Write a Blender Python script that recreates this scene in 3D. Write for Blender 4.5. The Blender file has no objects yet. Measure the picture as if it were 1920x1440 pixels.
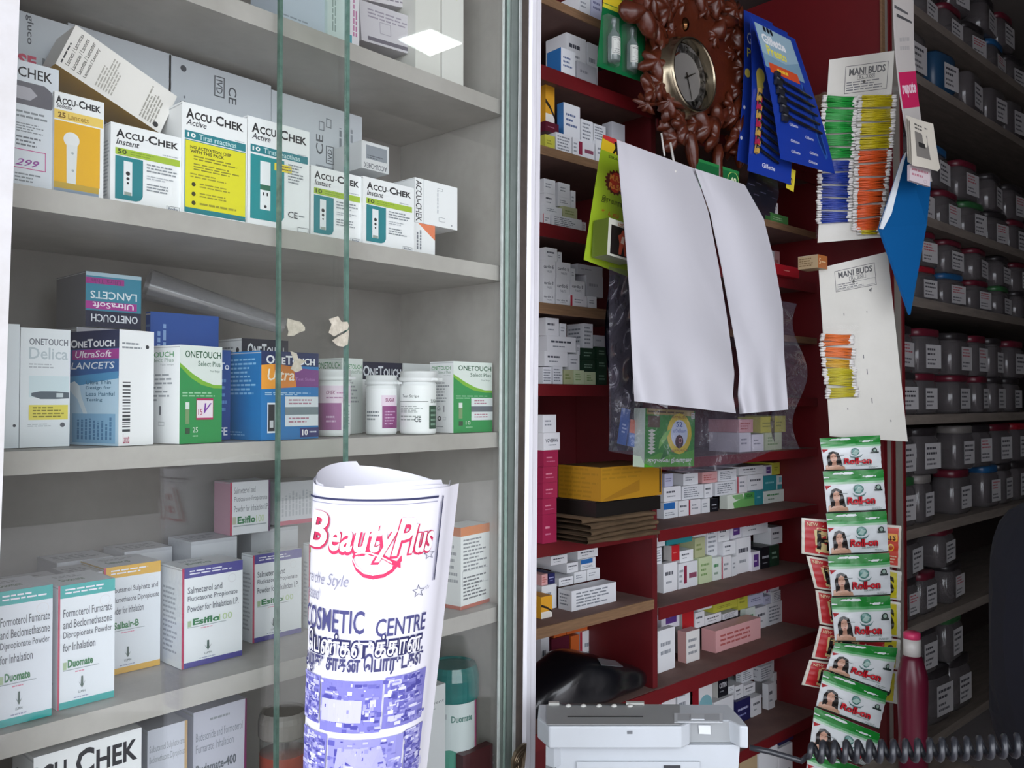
import bpy, math, random
from mathutils import Vector, Matrix
from mathutils.geometry import tessellate_polygon
C = bpy.context.scene.collection
PI = math.pi
# ------------------------------------------------------------------ camera
FPX, ALPHA, PITCH, EYE = 1600.0, math.radians(42.3), 0.02, 1.4
FH = Vector((math.cos(ALPHA), math.sin(ALPHA), 0)); RT = Vector((math.sin(ALPHA), -math.cos(ALPHA), 0))
FW = FH*math.cos(PITCH) + Vector((0, 0, math.sin(PITCH)))
UP = RT.cross(FW)
CAM = Vector((0, 0, EYE))
cd = bpy.data.cameras.new('camera'); cam = bpy.data.objects.new('camera', cd); C.objects.link(cam)
cam.matrix_world = Matrix.Translation(CAM) @ Matrix((RT, UP, -FW)).transposed().to_4x4()
cd.sensor_width = 36; cd.lens = 36*FPX/1920; cd.clip_start = 0.02
bpy.context.scene.camera = cam
# ------------------------------------------------------------------ world, exposure
sc = bpy.context.scene
sc.view_settings.view_transform = 'Standard'; sc.view_settings.look = 'None'; sc.view_settings.gamma = 1
sc.view_settings.use_curve_mapping = False
sc.view_settings.exposure = 0.12
sc.cycles.transparent_max_bounces = 24
w = bpy.data.worlds.new('overcast'); sc.world = w; w.use_nodes = True
nt = w.node_tree; bg = nt.nodes['Background']
tc = nt.nodes.new('ShaderNodeTexCoord'); sep = nt.nodes.new('ShaderNodeSeparateXYZ'); rp = nt.nodes.new('ShaderNodeValToRGB')
nt.links.new(tc.outputs['Generated'], sep.inputs[0]); nt.links.new(sep.outputs['Z'], rp.inputs[0]); nt.links.new(rp.outputs[0], bg.inputs[0])
rp.color_ramp.elements[0].position = 0.0; rp.color_ramp.elements[0].color = (.88, .92, 1, 1)
rp.color_ramp.elements[1].position = 0.5; rp.color_ramp.elements[1].color = (.90, .94, 1, 1)
bg.inputs[1].default_value = 4.0
# ------------------------------------------------------------------ frames (cabinet = world axes; shelving turned a few degrees)
DR = math.radians(5.1)
class Frame:
    def __init__(s, ang):
        s.ang = ang; s.ea = Vector((math.cos(ang), math.sin(ang), 0)); s.eb = Vector((-math.sin(ang), math.cos(ang), 0))
    def W(s, a, b, z): return s.ea*a + s.eb*b + Vector((0, 0, z))
    def L(s, p): return Vector((p.dot(s.ea), p.dot(s.eb), p.z))
CF, RF = Frame(0.0), Frame(-DR)
def ray(px, py): return FW + RT*((px-960)/FPX) + UP*((720-py)/FPX)
def at(px, py, fr=CF, a=None, b=None, z=None, t=None):
    d = ray(px, py)
    if t is None:
        if b is not None: t = b/d.dot(fr.eb)
        elif a is not None: t = a/d.dot(fr.ea)
        else: t = (z-EYE)/d.z
    return CAM + d*t
def atl(px, py, fr, **k): return fr.L(at(px, py, fr, **k))
def hitcol(P, e, px):   # length along e from P to reach image column px
    u = (px-960)/FPX; n = RT - FH*u; q = P - CAM
    return -q.dot(n)/e.dot(n)
# ------------------------------------------------------------------ materials
def lin(h):
    if not isinstance(h, str): return tuple(h[:3]) + (1,)
    h = h.lstrip('#'); r = [int(h[i:i+2], 16)/255 for i in (0, 2, 4)]
    return tuple(c/12.92 if c <= .04045 else ((c+.055)/1.055)**2.4 for c in r) + (1,)
MATS = {}
def mat(name, col='#ffffff', rough=.5, metal=0, spec=.5, emit=0, noise=0, nscale=20, bump=0, bscale=60, stretch=None, col2=None, attr=False, coat=0, trans=0, alpha=1):
    if name in MATS: return MATS[name]
    m = bpy.data.materials.new(name); m.use_nodes = True; MATS[name] = m
    t = m.node_tree; p = t.nodes['Principled BSDF']; N = t.nodes.new; K = t.links.new
    p.inputs['Base Color'].default_value = lin(col); p.inputs['Roughness'].default_value = rough
    p.inputs['Metallic'].default_value = metal; p.inputs['Specular IOR Level'].default_value = spec
    p.inputs['Coat Weight'].default_value = coat
    src = None
    if attr:
        a = N('ShaderNodeAttribute'); a.attribute_name = 'col'; src = a.outputs['Color']; K(src, p.inputs['Base Color'])
    if noise or bump:
        tcn = N('ShaderNodeTexCoord'); mp = N('ShaderNodeMapping'); K(tcn.outputs['Object'], mp.inputs[0])
        if stretch: mp.inputs['Scale'].default_value = stretch
    if noise:
        n = N('ShaderNodeTexNoise'); n.inputs['Scale'].default_value = nscale; n.inputs['Detail'].default_value = 6; n.inputs['Roughness'].default_value = .65
        K(mp.outputs[0], n.inputs[0])
        r = N('ShaderNodeValToRGB'); r.color_ramp.elements[0].position = .5-.2; r.color_ramp.elements[1].position = .5+.2
        K(n.outputs['Fac'], r.inputs[0])
        mx = N('ShaderNodeMix'); mx.data_type = 'RGBA'; mx.inputs['A'].default_value = lin(col)
        mx.inputs['B'].default_value = lin(col2 if col2 else col)
        if src: K(src, mx.inputs['A'])
        mu = N('ShaderNodeMath'); mu.operation = 'MULTIPLY'; mu.inputs[1].default_value = noise; K(r.outputs[0], mu.inputs[0]); K(mu.outputs[0], mx.inputs['Factor'])
        K(mx.outputs['Result'], p.inputs['Base Color'])
    if bump:
        n2 = N('ShaderNodeTexNoise'); n2.inputs['Scale'].default_value = bscale; n2.inputs['Detail'].default_value = 4; K(mp.outputs[0], n2.inputs[0])
        b = N('ShaderNodeBump'); b.inputs['Strength'].default_value = bump; b.inputs['Distance'].default_value = .004; K(n2.outputs['Fac'], b.inputs['Height']); K(b.outputs[0], p.inputs['Normal'])
    if emit:
        p.inputs['Emission Color'].default_value = lin(col); p.inputs['Emission Strength'].default_value = emit
    if trans:
        p.inputs['Transmission Weight'].default_value = trans
    return m
def clear(name, tint='#ffffff', fac=.0, rough=.03, ior=1.5, milk=0, milkcol='#ffffff', wr=0):
    """clear sheet: passes light straight, reflects by Fresnel, optional milky share"""
    if name in MATS: return MATS[name]
    m = bpy.data.materials.new(name); m.use_nodes = True; MATS[name] = m
    t = m.node_tree; N = t.nodes.new; K = t.links.new
    t.nodes.remove(t.nodes['Principled BSDF']); out = t.nodes['Material Output']
    tr = N('ShaderNodeBsdfTransparent'); tr.inputs[0].default_value = lin(tint)
    gl = N('ShaderNodeBsdfGlossy'); gl.inputs['Roughness'].default_value = rough
    fr = N('ShaderNodeFresnel'); ge = N('ShaderNodeNewGeometry'); mi = N('ShaderNodeMapRange'); mi.inputs['To Min'].default_value = ior; mi.inputs['To Max'].default_value = 1/ior
    K(ge.outputs['Backfacing'], mi.inputs['Value']); K(mi.outputs[0], fr.inputs[0])
    ad = N('ShaderNodeMath'); ad.operation = 'ADD'; ad.inputs[1].default_value = fac; K(fr.outputs[0], ad.inputs[0])
    mx = N('ShaderNodeMixShader'); K(ad.outputs[0], mx.inputs[0]); K(gl.outputs[0], mx.inputs[2])
    base = tr.outputs[0]
    if milk:
        df = N('ShaderNodeBsdfDiffuse'); df.inputs[0].default_value = lin(milkcol)
        m2 = N('ShaderNodeMixShader'); m2.inputs[0].default_value = milk; K(base, m2.inputs[1]); K(df.outputs[0], m2.inputs[2]); base = m2.outputs[0]
    K(base, mx.inputs[1]); K(mx.outputs[0], out.inputs[0])
    if wr:
        n2 = N('ShaderNodeTexNoise'); n2.inputs['Scale'].default_value = 28; n2.inputs['Detail'].default_value = 3
        tcn = N('ShaderNodeTexCoord'); K(tcn.outputs['Object'], n2.inputs[0])
        b = N('ShaderNodeBump'); b.inputs['Strength'].default_value = wr; b.inputs['Distance'].default_value = .02; K(n2.outputs['Fac'], b.inputs['Height'])
        K(b.outputs[0], gl.inputs['Normal'])
    return m
CARD = mat('printed_card', rough=.42, attr=True, spec=.4)
PAPER = mat('printed_paper', rough=.8, attr=True, spec=.2)
GLOSS = mat('printed_foil_film', rough=.28, attr=True, spec=.6)
PLAST = mat('coloured_plastic', rough=.35, attr=True)
# ------------------------------------------------------------------ text
TX = {}
def textmesh(s, bold=0, shear=0, res=3):
    k = (s, bold, shear)
    if k in TX: return TX[k]
    c = bpy.data.curves.new('t', 'FONT'); c.body = s; c.resolution_u = res; c.offset = bold; c.shear = shear
    o = bpy.data.objects.new('t', c); me = bpy.data.meshes.new_from_object(o)
    v = [(q.co.x, q.co.y) for q in me.vertices]; f = [tuple(p.vertices) for p in me.polygons]
    bpy.data.objects.remove(o); bpy.data.curves.remove(c); bpy.data.meshes.remove(me)
    if not v: TX[k] = ([], [], 1); return TX[k]
    x0 = min(q[0] for q in v); x1 = max(q[0] for q in v); y0 = min(q[1] for q in v); y1 = max(q[1] for q in v)
    sx = 1/max(x1-x0, 1e-6); sy = 1/max(y1-y0, 1e-6)
    TX[k] = ([((a-x0)*sx, (b-y0)*sy) for a, b in v], f, (x1-x0)/max(y1-y0, 1e-6)); return TX[k]
# ------------------------------------------------------------------ mesh builder
WM = {}
def place(o, parent=None, M=None):    # M is the world matrix of o
    M = Matrix(M) if M is not None else Matrix()
    WM[o.name] = M; o.matrix_basis = M
    if parent is not None: o.parent = parent; o.matrix_parent_inverse = WM[parent.name].inverted()
    return o
def TRS(loc, rz=0, rx=0, ry=0, order='zxy'):
    M = Matrix.Translation(Vector(loc)) @ Matrix.Rotation(rz, 4, 'Z')
    if rx: M = M @ Matrix.Rotation(rx, 4, 'X')
    if ry: M = M @ Matrix.Rotation(ry, 4, 'Y')
    return M
class MB:
    def __init__(s): s.v = []; s.f = []; s.c = []; s.sm = []
    def add(s, vs, fs, col='#ffffff', smooth=False):
        o = len(s.v); s.v += [Vector(q) for q in vs]; cl = lin(col)
        for f in fs: s.f.append([o+i for i in f]); s.c.append(cl); s.sm.append(smooth)
        return s
    def box(s, x0, y0, z0, x1, y1, z1, col='#ffffff', M=None):
        vs = [Vector((x, y, z)) for x in (x0, x1) for y in (y0, y1) for z in (z0, z1)]
        if M is not None: vs = [M @ q for q in vs]
        return s.add(vs, [(0, 1, 3, 2), (4, 6, 7, 5), (0, 4, 5, 1), (2, 3, 7, 6), (0, 2, 6, 4), (1, 5, 7, 3)], col)
    def hexa(s, b, t, col='#ffffff'):     # bottom 4 pts, top 4 pts, in order
        return s.add(list(b)+list(t), [(3, 2, 1, 0), (4, 5, 6, 7), (0, 1, 5, 4), (1, 2, 6, 5), (2, 3, 7, 6), (3, 0, 4, 7)], col)
    def slab(s, pts, n, th, col='#ffffff'):   # polygon pts extruded by n*th
        n = Vector(n)*th; k = len(pts); pts = [Vector(p) for p in pts]
        return s.add(pts+[p+n for p in pts], [tuple(range(k))[::-1], tuple(range(k, 2*k))]+[(i, (i+1) % k, k+(i+1) % k, k+i) for i in range(k)], col)
    def lathe(s, prof, seg=24, col='#ffffff', M=None, sx=1, sy=1, smooth=True, power=2):
        vs = []
        for r, z in prof:
            for i in range(seg):
                th = 2*PI*i/seg; cx, cy = math.cos(th), math.sin(th)
                if power != 2:
                    k = (abs(cx)**power+abs(cy)**power)**(-1/power); cx *= k; cy *= k
                vs.append(Vector((r*sx*cx, r*sy*cy, z)))
        if M is not None: vs = [M @ q for q in vs]
        fs = [(j*seg+i, j*seg+(i+1) % seg, (j+1)*seg+(i+1) % seg, (j+1)*seg+i) for j in range(len(prof)-1) for i in range(seg)]
        if prof[0][0] > 0: fs.append(tuple(range(seg))[::-1])
        if prof[-1][0] > 0: fs.append(tuple((len(prof)-1)*seg+i for i in range(seg)))
        return s.add(vs, fs, col, smooth)
    def tube(s, pts, r, seg=8, col='#ffffff', caps=True):
        pts = [Vector(p) for p in pts]; n = len(pts); rr = r if isinstance(r, (list, tuple)) else [r]*n
        t0 = (pts[1]-pts[0]).normalized(); up = Vector((0, 0, 1)) if abs(t0.z) < .9 else Vector((1, 0, 0))
        nn = t0.cross(up).normalized(); vs = []
        for i in range(n):
            t = (pts[min(i+1, n-1)]-pts[max(i-1, 0)]).normalized()
            nn = (nn - t*nn.dot(t)).normalized(); bb = t.cross(nn)
            vs += [pts[i]+(nn*math.cos(2*PI*k/seg)+bb*math.sin(2*PI*k/seg))*rr[i] for k in range(seg)]
        fs = [(j*seg+i, j*seg+(i+1) % seg, (j+1)*seg+(i+1) % seg, (j+1)*seg+i) for j in range(n-1) for i in range(seg)]
        if caps: fs += [tuple(range(seg))[::-1], tuple((n-1)*seg+i for i in range(seg))]
        return s.add(vs, fs, col, True)
    def grid(s, fn, nu, nv, col='#ffffff', smooth=True, cfn=None):
        o = len(s.v)
        for j in range(nv+1):
            for i in range(nu+1): s.v.append(Vector(fn(i/nu, j/nv)))
        for j in range(nv):
            for i in range(nu):
                a = o+j*(nu+1)+i; s.f.append([a, a+1, a+nu+2, a+nu+1]); s.sm.append(smooth)
                s.c.append(lin(cfn((i+.5)/nu, (j+.5)/nv)) if cfn else lin(col))
        return s
    def ball(s, c, r, col='#ffffff', seg=12, ring=8, sc=(1, 1, 1), M=None):
        prof = [(max(1e-5, math.sin(PI*j/ring)), -math.cos(PI*j/ring)) for j in range(ring+1)]
        MM = Matrix.Translation(Vector(c)) @ Matrix.Diagonal((r*sc[0], r*sc[1], r*sc[2], 1))
        if M is not None: MM = M @ MM
        return s.lathe(prof, seg, col, MM)
    def build(s, name, m=None, parent=None, M=None, smooth_all=False):
        me = bpy.data.meshes.new(name); me.from_pydata([tuple(q) for q in s.v], [], s.f); me.update()
        at_ = me.attributes.new('col', 'FLOAT_COLOR', 'CORNER')
        buf = []
        for p, cl in zip(s.f, s.c): buf += list(cl)*len(p)
        at_.data.foreach_set('color', buf)
        me.polygons.foreach_set('use_smooth', [bool(q) or smooth_all for q in s.sm])
        ms = m if isinstance(m, (list, tuple)) else [m if m else CARD]
        for q in ms: me.materials.append(q)
        o = bpy.data.objects.new(name, me); C.objects.link(o)
        return place(o, parent, M)
def tag(o, label=None, cat=None, group=None, kind=None):
    if label: o['label'] = label
    if cat: o['category'] = cat
    if group: o['group'] = group
    if kind: o['kind'] = kind
    return o
def empty(name, loc=(0, 0, 0), rz=0, label=None, cat=None, group=None, M=None):
    o = bpy.data.objects.new(name, None); C.objects.link(o); o.empty_display_size = .05
    place(o, None, M if M is not None else TRS(loc, rz))
    return tag(o, label, cat, group)
def struct(name, mb, m): return tag(mb.build(name, m), kind='structure')
# ------------------------------------------------------------------ printing on flat faces
EPS = 4e-5
class Face:   # origin O, unit axes ux, uy, size w, h, normal n
    def __init__(s, O, ux, uy, w, h): s.O = Vector(O); s.ux = Vector(ux); s.uy = Vector(uy); s.w = w; s.h = h; s.n = s.ux.cross(s.uy); s.k = 1
    def P(s, x, y, k): return s.O + s.ux*(x*s.w) + s.uy*(y*s.h) + s.n*(EPS*k)
RND = random.Random(5)
def fine(v2, tris, asp, lim):
    """split flat triangles until their edges are short, so that print follows a curved face"""
    v = list(v2); out = []; mid = {}; st = [tuple(t) for t in tris]
    def d(a, b): return math.hypot((v[a][0]-v[b][0])*asp, v[a][1]-v[b][1])
    while st:
        a, b, c = st.pop(); l = [d(a, b), d(b, c), d(c, a)]; m = max(l)
        if m <= lim: out.append((a, b, c)); continue
        if l[1] == m: a, b, c = b, c, a
        elif l[2] == m: a, b, c = c, a, b
        k = (min(a, b), max(a, b))
        if k not in mid: mid[k] = len(v); v.append(((v[a][0]+v[b][0])/2, (v[a][1]+v[b][1])/2))
        st += [(a, mid[k], c), (mid[k], b, c)]
    return v, out
def put(mb, fc, it, warp=None):
    """draw one print item on a face. warp(x,y,k)->point replaces the flat face"""
    P = warp if warp else fc.P; k = fc.k; fc.k += 1; kind = it[0]
    def poly(pts, col):
        if warp and kind in 'pco':
            tr = tessellate_polygon([[Vector((x, y, 0)) for x, y in pts]]); asp = fc.w/fc.h
            tr = [t if (pts[t[1]][0]-pts[t[0]][0])*(pts[t[2]][1]-pts[t[0]][1])-(pts[t[1]][1]-pts[t[0]][1])*(pts[t[2]][0]-pts[t[0]][0]) > 0 else t[::-1] for t in tr]
            v, f = fine(pts, tr, asp, .08); mb.add([P(x, y, k) for x, y in v], f, col)
        else: mb.add([P(x, y, k) for x, y in pts], [tuple(range(len(pts)))], col)
    def rect(x0, y0, x1, y1, col):
        if warp:
            n = max(1, int(abs(x1-x0)*24)); m = max(1, int(abs(y1-y0)*20))
            for i in range(n):
                for j in range(m):
                    a = x0+(x1-x0)*i/n; b = x0+(x1-x0)*(i+1)/n; c = y0+(y1-y0)*j/m; d = y0+(y1-y0)*(j+1)/m; poly([(a, c), (b, c), (b, d), (a, d)], col)
        else: poly([(x0, y0), (x1, y0), (x1, y1), (x0, y1)], col)
    if kind == 'r': rect(*it[1:6])
    elif kind == 't':
        s, x0, y0, x1, y1, col = it[1:7]; op = it[7] if len(it) > 7 else {}
        v, f, asp = textmesh(s, op.get('bold', .012), op.get('shear', 0), op.get('res', 2))
        rot = op.get('rot', 0); q = []
        if warp:
            tr = [(g[0], g[i], g[i+1]) for g in f for i in range(1, len(g)-1)]
            v, f = fine(v, tr, asp, max(.18, .05*asp) if asp < 12 else .6)
        for a, b in v:
            if rot == 180: a, b = 1-a, 1-b
            elif rot == 90: a, b = 1-b, a
            elif rot == 270: a, b = b, 1-a
            q.append(P(x0+(x1-x0)*a, y0+(y1-y0)*b, k))
        mb.add(q, f, col)
    elif kind == 'l':
        x0, y0, x1, y1, n, col = it[1:7]; vert = len(it) > 7 and it[7]
        for i in range(n):
            e = RND.uniform(.6, 1); p = 0
            while p < e:
                q = min(e, p+RND.uniform(.08, .22))
                if vert:
                    xa = x0+(x1-x0)*(i+.25)/n; xb = x0+(x1-x0)*(i+.75)/n; rect(xa, y0+(y1-y0)*p, xb, y0+(y1-y0)*q, col)
                else:
                    ya = y1-(y1-y0)*(i+.72)/n; yb = y1-(y1-y0)*(i+.28)/n; rect(x0+(x1-x0)*p, ya, x0+(x1-x0)*q, yb, col)
                p = q+.03
    elif kind == 'b':
        x0, y0, x1, y1, col = it[1:6]; vert = len(it) > 6 and it[6]; p = 0
        while p < 1:
            q = min(1, p+RND.choice((.02, .03, .05)))
            if vert: rect(x0, y0+(y1-y0)*p, x1, y0+(y1-y0)*q, col)
            else: rect(x0+(x1-x0)*p, y0, x0+(x1-x0)*q, y1, col)
            p = q+RND.choice((.02, .03, .04))
    elif kind in 'co':
        cx, cy, r, col = it[1:5]; rx = r*fc.h/fc.w
        n = 20; o = [(cx+rx*math.cos(2*PI*i/n), cy+r*math.sin(2*PI*i/n)) for i in range(n)]
        if kind == 'c': poly(o, col)
        else:
            th = it[5] if len(it) > 5 else .15
            inn = [(cx+(x-cx)*(1-th), cy+(y-cy)*(1-th)) for x, y in o]
            for i in range(n): j = (i+1) % n; poly([o[i], o[j], inn[j], inn[i]], col)
    elif kind == 'p': poly(it[1], it[2])
    elif kind == 'f':   # frame outline
        x0, y0, x1, y1, col = it[1:6]; th = it[6] if len(it) > 6 else .006; tx = th*fc.h/fc.w
        rect(x0, y0, x1, y0+th, col); rect(x0, y1-th, x1, y1, col); rect(x0, y0, x0+tx, y1, col); rect(x1-tx, y0, x1, y1, col)
def smallcaps(p):   # lettering with tall initials and small capitals
    if p[1] != 't' or (len(p) > 8 and p[8].get('rot')): return [p]
    if p[2] == 'ACCU-CHEK': parts = [('A', 0, .135, 1), ('CCU', .14, .43, .8), ('-', .445, .495, .8), ('C', .50, .645, 1), ('HEK', .66, 1, .8)]
    elif p[2] == 'ONETOUCH' and p[7] in ('#eef0f4', '#d6d9de', '#dfe3ea'): parts = [('O', 0, .17, 1), ('NE', .18, .385, .78), ('T', .39, .52, 1), ('OUCH', .525, 1, .78)]
    else: return [p]
    x0, y0, x1, y1, c = p[3:8]; W = x1-x0; H = (y1-y0)*1.12; out = []
    for s, a, b, h in parts:
        ya, yb = y0, y0+H*h
        if s == '-': ya, yb = y0+H*.28, y0+H*.36
        out.append((p[0], 't', s, x0+W*a, ya, x0+W*b, yb, c, {'bold': .03 if s != '-' else 0}))
    return out
def carton_mesh(w, d, h, col='#f2f4f5', prints=(), cols=None, flap=True):
    """carton with base centre at origin; F face at -y. cols: per-face colour {'F','R','L','T','K','B'}"""
    mb = MB(); cols = cols or {}; x, y = w/2, d/2
    V = [(-x, -y, 0), (x, -y, 0), (x, y, 0), (-x, y, 0), (-x, -y, h), (x, -y, h), (x, y, h), (-x, y, h)]
    for kf, q in (('F', (0, 1, 5, 4)), ('R', (1, 2, 6, 5)), ('K', (2, 3, 7, 6)), ('L', (3, 0, 4, 7)), ('T', (4, 5, 6, 7)), ('B', (3, 2, 1, 0))):
        mb.add([V[i] for i in q], [(0, 1, 2, 3)], cols.get(kf, col))
    F = {'F': Face(V[0], (1, 0, 0), (0, 0, 1), w, h), 'R': Face(V[1], (0, 1, 0), (0, 0, 1), d, h), 'L': Face(V[3], (0, -1, 0), (0, 0, 1), d, h), 'T': Face(V[4], (1, 0, 0), (0, 1, 0), w, d),
         'B': Face(V[3], (1, 0, 0), (0, -1, 0), w, d)}
    if flap:   # tuck-flap seam and cut edges
        put(mb, F['T'], ('r', 0, 0, 1, .025, '#b9bcc0')); put(mb, F['L'], ('r', .0, .975, 1, .985, '#c3c6c9'))
    for p in prints:
        for q in smallcaps(p): put(mb, F[q[0]], tuple(q[1:]))
    return mb
NCART = [0]
def carton(name, label, xc, yb, yt, xr, xl=None, d=None, fr=CF, b=.77, yaw=0, zb=None, zt=None, w=None, h=None, prints=(), col='#f2f4f5', cols=None, cat='carton', group=None, m=None, tilt=0, flap=True):
    """carton whose near vertical edge stands at image column xc on depth b; right face to column xr, left face to column xl"""
    P0 = fr.L(at(xc, yb, fr, b=b))
    z0 = zb if zb is not None else P0.z
    if h is None: h = (zt if zt is not None else fr.L(at(xc, yt, fr, b=b)).z) - z0
    Pw = fr.W(P0.x, b, z0); ang = fr.ang+math.radians(yaw)
    e1 = Vector((math.cos(ang), math.sin(ang), 0)); e2 = Vector((-math.sin(ang), math.cos(ang), 0))
    if w is None: w = hitcol(Pw, e1, xr)
    if d is None: d = hitcol(Pw, e2, xl)
    c = Pw+e1*(w/2)+e2*(d/2)
    M = TRS(c, ang)
    if tilt: M = M @ Matrix.Translation((-w/2 if tilt > 0 else w/2, 0, 0)) @ Matrix.Rotation(math.radians(-tilt), 4, 'Y') @ Matrix.Translation((w/2 if tilt > 0 else -w/2, 0, 0))
    o = carton_mesh(w, d, h, col, prints, cols, flap).build(name, m or CARD, None, M)
    return tag(o, label, cat, group)
# ================================================================== ROOM
WALLP = mat('wall_paint', '#8d8a86', .8, noise=.5, nscale=6, col2='#6f6b68')
GROUND = mat('street_ground', '#c0baba', .9, noise=.5, nscale=3, col2='#a8a2a3')
DARKW = mat('dark_interior', '#3a2a28', .8, noise=.4, nscale=5, col2='#241a1a')
mb = MB(); mb.box(-20, -30, -.05, 26, 6, 0); struct('floor', mb, GROUND)
mb = MB(); mb.box(-1.2, -2.1, 2.95, 6, 4, 3.05); struct('ceiling', mb, mat('ceiling_boards', '#6e6863', .8, noise=.4, nscale=4, col2='#57524e'))
def rslab(name, a0, b0, z0, a1, b1, z1, m):
    mb = MB(); mb.box(a0, b0, z0, a1, b1, z1); return tag(mb.build(name, m, None, TRS((0, 0, 0), RF.ang)), kind='structure')
mb = MB(); mb.box(1.6, -9.3, 0, 14, -9, 11); struct('wall_reflection_screen', mb, mat('reflection_screen_face', '#6c6660', .85, noise=.6, nscale=1.2, col2='#4a4642'))  # added unseen wall: keeps bright sky out of the pane reflections
rslab('wall_back', .2, 1.60, 0, 5.4, 1.70, 2.95, DARKW)
rslab('wall_right', 5.2, -.2, 0, 5.3, 1.595, 2.95, DARKW)
rslab('wall_light_block', 2.15, -.25, 0, 5.3, -.15, 2.95, DARKW)  # added out of view to keep street light off the jars
mb = MB(); mb.box(-1.2, 1.02, 0, .2, 1.12, 2.95); struct('wall_left', mb, WALLP)
# ================================================================== DISPLAY CABINET
WOOD = mat('white_painted_wood', '#b7b4ae', .55, noise=.75, nscale=9, col2='#97938c', bump=.12, bscale=40)
WOODB = mat('white_painted_frame', '#dcdcde', .5, noise=.55, nscale=14, col2='#b9b4ae', bump=.1)
GLASS = clear('sliding_glass', '#fdfefd', 0, .0, 1.5)
GEDGE = mat('glass_edge', '#3f5d53', .2, spec=.6, noise=.45, nscale=60, col2='#7fa395')
ALU = mat('aluminium', '#c8ccd0', .38, metal=.85, noise=.3, nscale=30, col2='#9a9da0', stretch=(8, 8, .5))
STRIP = mat('worn_white_strip', '#dfe3e1', .4, noise=.5, nscale=60, col2='#a9aeab')
DARKGAP = mat('grimy_channel', '#5c544e', .7, noise=.6, nscale=40, col2='#7d7169')
D0 = .75
SZ = [1.790, 1.574, 1.360, 1.138, .92]
XL, XR, YB = .212, at(944, 700, b=D0).x, .955
cab = empty('display_cabinet', (0.5, .85, 0), 0, 'white painted wooden display cabinet with sliding glass panes', 'cabinet')
def cpart(name, mb, m, parent=None):
    return mb.build(name, m, parent or cab)
for z in SZ:
    mb = MB(); mb.box(XL+.001, D0, z-.019, XR-.001, YB-.001, z); cpart('shelf', mb, WOOD)
mb = MB(); mb.box(XL-.02, YB, .1, XR+.02, YB+.015, 2.2); cpart('back_panel', mb, mat('shade_toned_back_board', '#8f8a86', .6, noise=.7, nscale=7, col2='#726d69'))  # board colour lowered to hold the shade deep in the compartments
mb = MB(); mb.box(XR, D0-.002, .1, XR+.02, YB, 2.2); cpart('side_panel', mb, WOOD)
mb = MB(); mb.box(XL-.02, D0-.002, .1, XL, YB, 2.2); cpart('side_panel', mb, WOOD)
mb = MB(); mb.box(XL-.02, D0, 2.2, XR+.02, YB+.015, 2.22); cpart('top_panel', mb, WOOD)
mb = MB(); mb.box(XL-.02, D0, .08, XR+.02, YB+.015, .1); cpart('bottom_panel', mb, WOOD)
# left frame upright, leaning a little
def leanpost(name, pxs, b, th, m, z0=.1, z1=2.2):
    (xa0, xa1), (xb0, xb1) = pxs   # (left,right) columns at y=0 and y=1440
    T = [at(xa0, 0, b=b), at(xa1, 0, b=b)]; B = [at(xb0, 1440, b=b), at(xb1, 1440, b=b)]
    def ext(t, q, z): k = (z-q.z)/(t.z-q.z); return q+(t-q)*k
    pts = [ext(T[0], B[0], z0), ext(T[1], B[1], z0), ext(T[1], B[1], z1), ext(T[0], B[0], z1)]
    mb = MB(); mb.slab(pts, (0, 1, 0), th); mb.f = [f[::-1] for f in mb.f]
    return cpart(name, mb, m)
leanpost('frame_upright', ((-60, 37), (-90, -14)), .70, .045, WOODB)
# right side: glass edges, dark channel, bright aluminium post
leanpost('frame_upright', ((945, 962), (935, 950)), .7445, .0024, mat('grey_green_groove', '#858d88', .5))  # even grey-green strip beside the side panel
leanpost('channel_strip', ((943.5, 946.5), (933, 936.5)), .7425, .0018, STRIP)
leanpost('glass_edge', ((952, 956), (944, 948)), .7405, .0014, mat('pale_glass_edge', '#8fa89e', .25, noise=.5, nscale=70, col2='#c9d6d0'))
leanpost('channel_strip', ((975, 979), (961.5, 966)), .7385, .0016, STRIP)
leanpost('channel_lining', ((960, 985), (949, 973)), .7425, .0018, mat('green_grey_channel', '#838c87', .4, noise=.4, nscale=50, col2='#646d68'))
leanpost('channel_lining', ((979, 994), (966, 981)), .7385, .0016, DARKGAP)
P0 = at(993, 0, b=.70)
mb = MB()
prof = [(0, 0), (.004, -.003), (.010, -.004), (.014, -.001), (.022, -.002), (.027, .003), (.0275, .012), (.003, .003)]
tp = at(992, 0, b=.712); bt = at(979, 1440, b=.712)
kk = (tp-bt)/(tp.z-bt.z); zb0, zt0 = .1, 2.2
pb = bt+kk*(zb0-bt.z); pt = bt+kk*(zt0-bt.z)
n = len(prof)
mb.add([(pb.x+x, pb.y+y, zb0) for x, y in prof]+[(pt.x+x, pt.y+y, zt0) for x, y in prof], [(i, (i+1) % n, n+(i+1) % n, n+i) for i in range(n)]+[tuple(range(n))[::-1], tuple(range(n, 2*n))])
cpart('door_post', mb, mat('worn_white_post', '#e4e4ea', .35, noise=.45, nscale=22, col2='#b3afb8', stretch=(6, 6, .4), metal=.2))
# sliding panes
xa = at(521, 720, b=.738).x; xb = at(648, 720, b=.728).x
def pane(x0, x1, y, edge_at):
    g = MB(); g.box(x0, y, .12, x1, y+.004, 2.18); p = cpart('glass_pane', g, GLASS)
    e = MB(); e.box(edge_at-.0016, y-.0004, .12, edge_at+.0016, y+.0046, 2.18); cpart('polished_edge', e, GEDGE, p)
    return p
pane1 = pane(XL-.01, xb-.0025, .7255, xb)
pane2 = pane(xa+.0025, XR-.001, .7355, xa)
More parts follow.
